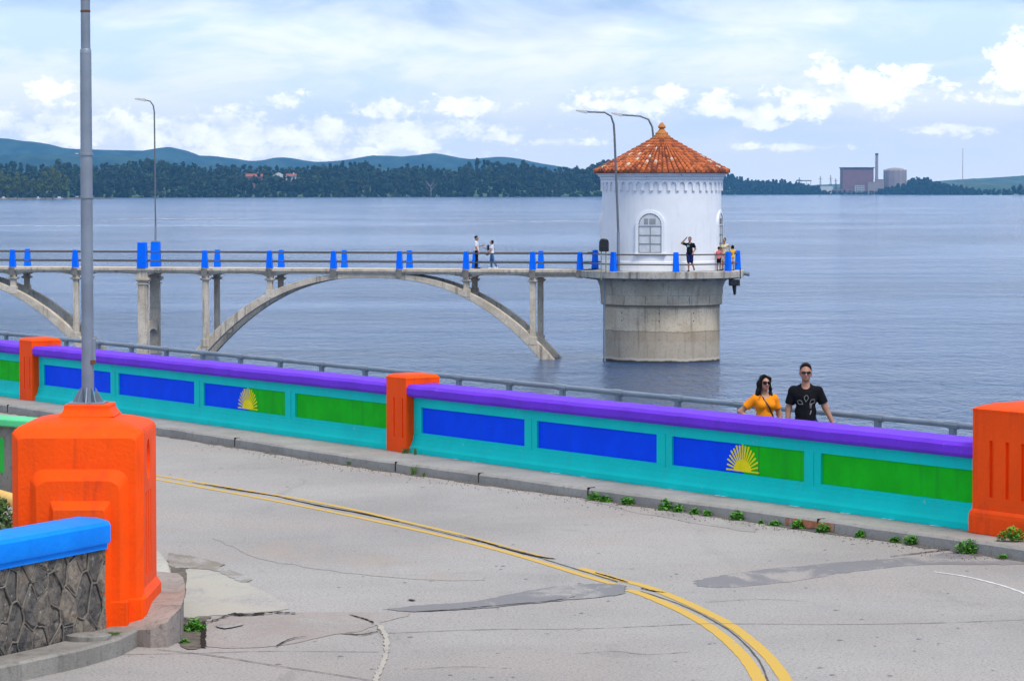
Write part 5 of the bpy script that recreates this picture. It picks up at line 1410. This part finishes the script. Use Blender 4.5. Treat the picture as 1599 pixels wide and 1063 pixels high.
def sdf_obj(name, prims, m, parent, res, k=.03, cuts=(), wob=0, seed=0, label=None, smooth_it=1):
    v, f = sdf_mesh(prims, res, k, cuts, wob, seed)
    me = bpy.data.meshes.new(name); me.from_pydata(v.tolist(), [], f[:, ::-1].tolist()); me.update(); me.materials.append(m)
    bm = bmesh.new(); bm.from_mesh(me); bmesh.ops.recalc_face_normals(bm, faces=bm.faces); bm.to_mesh(me); bm.free()
    for p in me.polygons: p.use_smooth = True
    o = bpy.data.objects.new(name, me); col.objects.link(o); o.parent = parent
    return tag(o, label)
def V3(*a): return np.array(a, float)

SKIN = mat('skin', (.42, .21, .13), .5, .06, 6); SKIN_D = mat('tanned_skin', (.36, .175, .11), .5, .06, 6)
HAIR = mat('black_hair', (.010, .008, .008), .45, .3, 30, spec=.1); LIPS = mat('lips', (.40, .12, .10), .5, .05)
C_orange = mat('orange_cotton', (.88, .27, .012), .8, .08, 9, .2, 60, spec=.1); C_black = mat('black_cotton', (.008, .008, .010), .85, .2, 9, .2, 60, spec=.1)
C_white = mat('white_cotton', (.68, .68, .74), .8, .05, 9, spec=.1); C_navy = mat('navy_cotton', (.012, .022, .11), .8, .15, 9, spec=.1); C_jeans = mat('blue_denim', (.05, .13, .30), .8, .2, 14, spec=.1)
C_yellow = mat('yellow_cotton', (.78, .44, .05), .8, .08, 12, spec=.1); C_pink = mat('pink_cotton', (.74, .17, .17), .8, .08, 12, spec=.1); C_cream = mat('cream_floral', (.66, .62, .42), .8, .1, 20, dirt=(.62, .25, .25), dirts=24, dth=(.56, .62), spec=.1)
C_shoe = mat('dark_shoe', (.02, .02, .022), .6); C_wshoe = mat('white_shoe', (.7, .68, .68), .6); GLASS = mat('dark_lens', (.006, .006, .008), .15); C_leather = mat('black_leather', (.012, .011, .012), .4); PRINT = mat('white_print', (.26, .26, .26), .7, .03); PRINT_B = mat('pale_blue_print', (.30, .55, .66), .7)
C_khaki = mat('pale_cotton', (.60, .46, .44), .8, spec=.1)

def person(loc, rot, H, label, J=None, top=None, bottom=None, skin=None, res=.012, female=False, hair='short', shoes=None, sleeve=.62, leglen=1.0, build_=1.0, glasses=False, dress=False, headturn=0, group=None):
    skin = skin or SKIN; k = H/1.75; b_ = build_
    o = thing('person', loc, label, 'person', group, rot)
    hx = .085 if not female else .085; sx = (.170 if not female else .145)*b_
    j = dict(pelvis=(0,0,.95), chest=(0,0,1.28), neck=(0,.015,1.47), head=(0,-.005,1.625), shR=(-sx,.01,1.378), shL=(sx,.01,1.378), elR=(-sx-.05,.03,1.14), elL=(sx+.05,.03,1.14),
             wrR=(-sx-.06,-.03,.89), wrL=(sx+.06,-.03,.89), hiR=(-hx,0,.92), hiL=(hx,0,.92), knR=(-hx-.01,-.02,.50), knL=(hx+.01,-.02,.50), anR=(-hx-.01,.02,.09), anL=(hx+.01,.02,.09))
    if J: j.update(J)
    j = {a: V3(*p)*k for a, p in j.items()}
    hd = j['head']; ct, st = math.cos(headturn), math.sin(headturn)
    def hp(x_, y_, z_): return tuple(hd+V3(x_*ct-y_*st, x_*st+y_*ct, z_)*k*(1.0 if H > 1.4 else 1.12))
    hk = k*(1.0 if H > 1.4 else 1.12)
    def e(c_, r): return ('e', tuple(c_), tuple(V3(*r)*k))
    def eh(c_, r): return ('e', c_, tuple(V3(*r)*hk))
    def cc(a, b2, ra, rb): return ('c', tuple(a), tuple(b2), ra*k, rb*k)
    ch, pe = j['chest'], j['pelvis']; waist = (ch*.42+pe*.58)
    torso = [e(ch+V3(0,0,.0)*k, (.145*b_, .105, .155)), e(waist, ((.135 if not female else .118)*b_, .095, .14)), e(pe+V3(0,.01,-.02)*k, ((.155 if not female else .165)*b_, .115, .12)),
             cc(j['shR'], j['shL'], .044, .044), cc(j['shR'], ch-V3(.05,0,0)*k, .05, .09), cc(j['shL'], ch+V3(.05,0,0)*k, .05, .09),
             cc(j['neck']-V3(0,-.01,.025)*k, j['shR']*.82+j['shL']*.18, .050, .050), cc(j['neck']-V3(0,-.01,.025)*k, j['shL']*.82+j['shR']*.18, .050, .050)]
    if female: torso += [e(ch+V3(-.07,-.085,.0)*k, (.062,.058,.062)), e(ch+V3(.07,-.085,.0)*k, (.062,.058,.062))]
    neck = [cc(j['neck']-V3(0,0,.03)*k, hd-V3(0,-.012,.06)*k, .056 if not female else .045, .052 if not female else .044)]
    head = [eh(hp(0,.012,.03), (.076,.095,.095)), eh(hp(0,-.022,-.035), (.060,.070,.075)), eh(hp(0,-.062,-.085), (.028,.022,.022)),
            ('c', hp(0,-.090,.01), hp(0,-.112,-.028), .009*hk, .014*hk, .012), eh(hp(-.076,.012,-.005), (.012,.022,.034)), eh(hp(.076,.012,-.005), (.012,.022,.034)),
            eh(hp(0,-.082,.028), (.05,.014,.012))]
    def arm(s, inflate=0): 
        return [cc(j['sh'+s], j['el'+s], .054*b_+inflate, .042*b_+inflate)]
    def forearm(s): return [cc(j['el'+s], j['wr'+s], .042*b_, .028)]
    def hand(s):
        w_, el_ = j['wr'+s], j['el'+s]; d = (w_-el_); d /= np.linalg.norm(d)
        side = np.cross(d, V3(1,0,0)); side = side/np.linalg.norm(side) if np.linalg.norm(side) > .2 else V3(0,1,0)   # spread front to back
        nrm = np.cross(side, d); P_ = []; m_ = 1 if s == 'L' else -1
        P_.append(('c', tuple(w_+d*.01*k), tuple(w_+d*.075*k), .026*k, .033*k, .02))
        fr = max(.009*k, res*.75)
        for q, (o_, L_) in enumerate(((-.027, .062), (-.009, .072), (.009, .068), (.027, .052))):
            a = w_+d*.085*k+side*o_*k; m1 = a+d*L_*.5*k+side*o_*.15*k; m2 = m1+(d*.75-nrm*m_*-.55)*L_*.5*k
            P_ += [('c', tuple(a-d*.015*k), tuple(m1), fr, fr*.95, .008), ('c', tuple(m1), tuple(m2), fr*.95, fr*.85, .008)]
        th = w_+d*.03*k-side*.03*k
        P_ += [('c', tuple(th), tuple(th+(d*.7-side*.7)*.035*k), fr*1.25, fr*1.1, .012), ('c', tuple(th+(d*.7-side*.7)*.035*k), tuple(th+(d*.7-side*.7)*.035*k+d*.03*k), fr*1.1, fr*.9, .008)]
        return P_
    def leg(s, inf=0, low=True):
        out = [cc(j['hi'+s], j['kn'+s], .082*b_+inf, .056+inf)]
        kn, an = j['kn'+s], j['an'+s]; calf = kn*.65+an*.35+V3(0,.015,0)*k
        if low: out += [cc(kn, calf, .052+inf, .052+inf), cc(calf, an, .052+inf, .034+inf)]
        return out
    def foot(s, inf=0):
        a = j['an'+s]; f = j.get('ft'+s); d = (f-a) if f is not None else V3(.02 if s == 'L' else -.02, -.17, -.05)*k
        t = a+d; return [cc(a+V3(0,.02,-.04)*k, t, .034+inf, .026+inf)]
    body = torso+neck+head
    for s in 'RL': body += arm(s)+forearm(s)+hand(s)+leg(s)+foot(s)
    sdf_obj('body', body, skin, o, res, .03*k)
    # shirt
    C = 0.013
    sh = [(('e', p[1], tuple(np.array(p[2])+C*k)) if p[0] == 'e' else ('c', p[1], p[2], p[3]+C*k, p[4]+C*k)) for p in torso]
    for s in 'RL':
        q = j['sh'+s]*(1-sleeve)+j['el'+s]*sleeve; sh += [('c', tuple(j['sh'+s]), tuple(q), (.052*b_+C)*k, (.050*b_+C+.004)*k, .02*k, True)]
    hem = pe[2]-.06*k
    if dress: sh += [('c', tuple(waist), (pe[0], pe[1], pe[2]-.16*k), .12*k, .17*k)]; hem = pe[2]-.20*k
    else: sh += [('c', tuple(ch-V3(0,0,.1)*k), (pe[0], pe[1], pe[2]), .115*k*b_, .135*k*b_)]
    nk = j['neck']
    cuts = [((0, 0, hem), (0, 0, -1)), ((nk[0], nk[1]-.07*k, nk[2]+.005*k), float((.072 if not female else .088)*k))]
    for s in 'RL':
        q = j['sh'+s]*(1-sleeve)+j['el'+s]*sleeve; d = j['el'+s]-j['sh'+s]; d /= np.linalg.norm(d)
    shirt = sdf_obj('shirt' if not dress else 'dress', sh, top, o, res, .03*k, cuts, .0022*k, len(label))
    # trousers / shorts
    tr = [('e', tuple(pe+V3(0,.01,-.02)*k), tuple(V3((.160 if not female else .168)*b_, .122, .125)*k))]
    cut2 = [((0, 0, pe[2]+.06*k), (0, 0, 1))]
    for s in 'RL':
        if leglen >= 1: 
            tr += [('c', p[1], p[2], p[3]+.012*k, p[4]+.016*k) for p in leg(s)]
        else:
            q = j['hi'+s]*(1-leglen)+j['kn'+s]*leglen
            tr += [('c', tuple(j['hi'+s]), tuple(q), (.094*b_)*k, (.088)*k)]
    if leglen >= 1: cut2.append(((0, 0, min(j['anR'][2], j['anL'][2])+.0*k), (0, 0, -1)))
    sdf_obj('trousers' if leglen >= 1 else 'shorts', tr, bottom, o, res, .025*k, cut2, .002*k, 3)
    for s in 'RL':
        sdf_obj('shoe', foot(s, .010)+[cc(j['an'+s]+V3(0,.02,-.02)*k, j['an'+s]+V3(0,.03,-.05)*k, .04, .042)], shoes or C_shoe, o, res, .02*k)
    # hair
    if hair == 'short':
        sdf_obj('hair', [eh(hp(0,.020,.050), (.084,.100,.094)), eh(hp(0,-.035,.085),(.064,.054,.044))], HAIR, o, res*.8, .02, [(hp(0,-.03,.052), (0,-.83,-.55)), (hp(0,.0,.0), (0,-.35,-.94))], .0015)
    elif hair == 'long':
        sdf_obj('hair', [eh(hp(0,.030,.035), (.094,.105,.100)), ('c', hp(-.075,.02,-.0), hp(-.125,.01,-.19), .042*hk, .040*hk), ('c', hp(.075,.02,-.0), hp(.095,-.01,-.21), .034*hk, .030*hk), ('c', hp(0,.07,0), hp(0,.07,-.17), .07*hk, .06*hk),
            ('c', hp(-.068,-.03,.05), hp(-.085,-.01,-.1), .026*hk, .03*hk), ('c', hp(.068,-.03,.05), hp(.085,-.02,-.1), .024*hk, .028*hk), ('c', hp(-.02,-.045,.11), hp(.06,-.05,.07), .022*hk, .02*hk), ('c', hp(-.02,-.045,.11), hp(-.065,-.045,.05), .022*hk, .02*hk)], HAIR, o, res*.8, .022, [], .007)
    elif hair == 'bob':
        sdf_obj('hair', [eh(hp(0,.035,.03), (.095,.095,.105)), ('c', hp(-.06,.04,-.0), hp(-.06,.05,-.09), .042*hk, .035*hk), ('c', hp(.06,.04,-.0), hp(.06,.05,-.09), .042*hk, .035*hk)], HAIR, o, res*.8, .03, [(hp(0,-.062,.05), (0,-1,-.2))], .003)
    elif hair == 'bun':
        sdf_obj('hair', [eh(hp(0,.028,.045), (.083,.096,.088)), eh(hp(0,.05,.135), (.04,.04,.035))], HAIR, o, res*.8, .02, [(hp(0,-.03,.06), (0,-.83,-.55))], .002)
    if glasses:
        gb = MB()
        for sd_ in (-1, 1):
            c_ = V3(sd_*.033, 0, .008); w2, h2 = (.034, .019) if not female else (.034, .029)
            rings = []
            for yy, sc2 in ((-.107, .7), (-.106, 1.0), (-.094, 1.0)):
                rings.append([hp(c_[0]+w2*sc2*math.cos(a), yy+.006*abs(c_[0]+w2*math.cos(a))/.06, c_[2]+h2*sc2*math.sin(a)) for a in [2*math.pi*i/14 for i in range(14)]])
            gb.rings(rings)
            gb.tube([hp(sd_*.064, -.082, .012), hp(sd_*.078, -.02, .012), hp(sd_*.080, .02, .008)], .0035, 5)
        gb.tube([hp(-.010, -.107, .012), hp(.010, -.107, .012)], .0035, 5)
        gb.build('sunglasses', GLASS, o, local=True, smooth=50)
        sdf_obj('lips', [('e', hp(0,-.088,-.055), (.022*hk, .010*hk, .007*hk)), ('e', hp(0,-.086,-.062), (.018*hk, .010*hk, .006*hk))], LIPS, o, .003, .004)
    else:
        for sd_ in (-1, 1):
            gb = MB(); c_ = V3(sd_*.032, -.083, .010)
            gb.rings([[hp(c_[0]+.011*s1*math.cos(a), c_[1]-.003*s2, c_[2]+.006*s1*math.sin(a)) for a in [2*math.pi*i/8 for i in range(8)]] for s1, s2 in ((1, 0), (.8, 1.4), (.3, 2))]); gb.build('eye', GLASS, o, local=True, smooth=60)
    return o, shirt, j, k

def onto(shirt_obj, x_, z_, push=.003):
    me = shirt_obj.data; bv = BVH.get(shirt_obj.name)
    if bv is None:
        bv = BVHTree.FromPolygons([v.co for v in me.vertices], [tuple(p.vertices) for p in me.polygons]); BVH[shirt_obj.name] = bv
    h = bv.ray_cast(Vector((x_, -1, z_)), Vector((0, 1, 0)))
    return Vector((x_, h[0].y-push, z_)) if h[0] else Vector((x_, -.13, z_))
BVH = {}
# man and woman behind the wall
q = Vector((0, 40.9, GZ)); q.x = (1259-CX)/F*40.9
FR = .0085
m1, sh1, j1, k1 = person(q, R(-6), 1.70, 'man in black printed t-shirt and sunglasses behind the parapet wall', top=C_black, bottom=C_navy, skin=SKIN_D, res=.0075, glasses=True, sleeve=.74, build_=1.0,
    J=dict(elR=(-.235,.04,1.13), wrR=(-.25,-.02,.88), elL=(.27,.03,1.15), wrL=(.38,-.02,.93), knR=(-.09,-.10,.52), anR=(-.09,.04,.12)), headturn=R(4))
pr = MB(); kx = k1
def leaf(cx, cz, ang, L, W_):
    out = []
    for i in range(21):
        q1 = i/10 if i <= 10 else 2-i/10; lx = L*q1; lz = W_*math.sin(math.pi*q1**1.3)*(1 if i <= 10 else -1)
        out.append((cx+lx*math.cos(ang)-lz*math.sin(ang), cz+lx*math.sin(ang)+lz*math.cos(ang)))
    return out
for (cx, cz, an, L, W_) in ((-.035, 1.20, 148, .088, .028), (.005, 1.235, 84, .095, .028), (.055, 1.205, 40, .092, .028)):
    pts = leaf(cx*kx, cz*kx, R(an), L*kx, W_*kx)
    pr.tube([onto(sh1, a, c_, .002) for a, c_ in pts], .003, 5)
for i in range(4):
    z_ = (1.205-.017*i)*kx; pr.tube([onto(sh1, (.055+.001*i)*kx, z_, .002), onto(sh1, (.090-.004*i)*kx, z_, .002)], .0045, 5)
pr.tube([onto(sh1, .060*kx, 1.06*kx, .002), onto(sh1, .072*kx, 1.09*kx, .002), onto(sh1, .078*kx, 1.12*kx, .002)], [.004, .008, .005], 5)
pr.build('shirt_print', PRINT, m1, local=True, smooth=60)
q = Vector((0, 41.5, GZ)); q.x = (1195-CX)/F*41.5
m2, sh2, j2, k2 = person(q, R(10), 1.515, 'woman with long dark hair, sunglasses and orange t-shirt behind the parapet wall', female=True, top=C_orange, bottom=C_jeans, skin=SKIN, res=.0075, glasses=True, hair='long', sleeve=.62, build_=1.04,
    J=dict(elR=(-.37,.10,1.17), wrR=(-.21,-.03,1.03), elL=(.25,.05,1.13), wrL=(.25,-.04,.90)), headturn=R(6))
st = MB(); pts = []
for i in range(15):
    t = i/14; pts.append(onto(sh2, (-.09+.26*t)*k2, (1.475-.46*t)*k2, .006))
st.tube(pts, .011, 6); st.build('bag_strap', C_leather, m2, local=True)
bg_ = MB(); c_ = onto(sh2, .15*k2, .98*k2, .03); bg_.box(c_.x-.09, c_.x+.09, c_.y-.03, c_.y+.02, c_.z-.13, c_.z+.02); bg_.build('shoulder_bag', C_leather, m2, local=True, bevel=.015)
# couple on the bridge
def on_deck(px, n):
    t = (px-CX)/F; q0 = Vector(bw(0, n, DZ)); s = (q0.x-t*q0.y)/(t*e.y-e.x); return Vector(bw(s, n, DZ))
FARR = .011
SW = dict(elR=(-.215,.03,1.14), wrR=(-.20,-.14,.93))
mA, shA, jA, kA = person(on_deck(744, 1.4), R(90), 1.74, 'man in white shirt and black trousers facing the woman on the bridge', top=C_white, bottom=C_black, skin=SKIN_D, res=FARR, sleeve=.8,
    J=dict(elR=(-.23,.02,1.15), wrR=(-.21,-.10,.92), elL=(.21,-.08,1.16), wrL=(.17,-.29,1.23), anR=(-.09,.06,.09), anL=(.09,-.02,.09)))
mB, shB, jB, kB = person(on_deck(768, 1.3), R(-90), 1.52, 'woman in white top and jeans holding a bag out to the man on the bridge', female=True, top=C_white, bottom=C_jeans, skin=SKIN, res=FARR, hair='bob', shoes=C_wshoe, sleeve=.6,
    J=dict(elR=(-.20,-.18,1.22), wrR=(-.14,-.42,1.27), elL=(.19,-.05,1.14), wrL=(.15,-.22,1.06), knR=(-.08,-.05,.50), anR=(-.08,-.02,.09), knL=(.08,.10,.50), anL=(.08,.30,.13)))
b = MB(); b.box(-.13, .13, -.25, -.13, .98, 1.28); b.build('carrier', C_leather, mB, local=True, bevel=.04)
b = MB(); b.lathe([(.02,.72),(.09,.74),(.10,.83),(.05,.90)], 12, (-.02, -.24)); b.tube([(-.02,-.24,.88),(0,-.2,1.02)], .012, 5); b.build('hand_bag', C_leather, mB, local=True, smooth=60)
# man by the tower
def on_plat(px, dy): Y = TC.y+dy; return Vector(((px-CX)/F*Y, Y, 4.681))
mC, shC, jC, kC = person(on_plat(1077, -3.62), R(-12), 1.77, 'man in black t-shirt and navy shorts with hand raised to his head by the tower', top=C_black, bottom=C_navy, skin=SKIN_D, res=FARR, sleeve=.7, leglen=.95, build_=1.1,
    J=dict(elR=(-.40,-.06,1.44), wrR=(-.20,-.08,1.66), elL=(.28,.03,1.15), wrL=(.19,-.13,.95), knR=(-.05,-.06,.50), anR=(-.05,-.02,.09), knL=(.10,-.03,.50), anL=(.20,.14,.16)), headturn=R(-15))
b = MB(); c_ = onto(shC, -.06, 1.33, .004)
for i in range(3): b.box(-.115+i*.045, -.085+i*.045, c_.y-.004, c_.y+.02, 1.25+.02*(i % 2), 1.37-.015*i)
b.box(-.115, -.01, c_.y-.003, c_.y+.02, 1.29, 1.31); b.build('shirt_print', PRINT_B, mC, local=True)
mD, shD, jD, kD = person(on_plat(1131, -.9), R(-25), 1.66, 'woman with tied-up hair and cream floral top beside two children', female=True, top=C_cream, bottom=C_khaki, skin=SKIN_D, res=FARR, hair='bun', sleeve=.5, leglen=.7,
    J=dict(elL=(.33,-.02,1.30), wrL=(.38,-.22,1.17), elR=(-.20,-.02,1.14), wrR=(-.08,-.20,1.08)), headturn=R(-20))
kids = [((1122.5, -1.7), R(150), 1.22, 'small child in pink shirt and dark shorts holding the platform rail', C_pink, C_black, 'short', False, .7),
        ((1143.5, -1.15), R(200), 1.30, 'child with dark hair in yellow top at the right end of the railing', C_yellow, C_khaki, 'bob', True, .6)]
for (px, dy), rot, H, lb, tp, bt, hr, fm, ll in kids:
    person(on_plat(px, dy), rot, H, lb, top=tp, bottom=bt, skin=SKIN_D, res=.010, hair=hr, female=False, sleeve=.5, leglen=ll, build_=.95, J=dict(elR=(-.30,-.10,1.20), wrR=(-.30,-.30,1.26), elL=(.28,-.10,1.20), wrL=(.28,-.30,1.26)))

# ------------------------------------------------------------------ air over the lake
hz_ = MB(); hz_.box(-7600, 7600, -600, 14600, -9.0, 330)
hm = bpy.data.materials.new('haze'); hm.use_nodes = True; nt = hm.node_tree; nt.nodes.clear()
pv = nt.nodes.new('ShaderNodeVolumePrincipled'); pv.inputs['Color'].default_value = (.17, .50, 1.0, 1); pv.inputs['Density'].default_value = 5.6e-5; pv.inputs['Anisotropy'].default_value = .0
ou = nt.nodes.new('ShaderNodeOutputMaterial'); nt.links.new(pv.outputs[0], ou.inputs['Volume'])
ho = hz_.build('haze', hm, kind='stuff', label='thin blue haze over the lake', cat='haze')
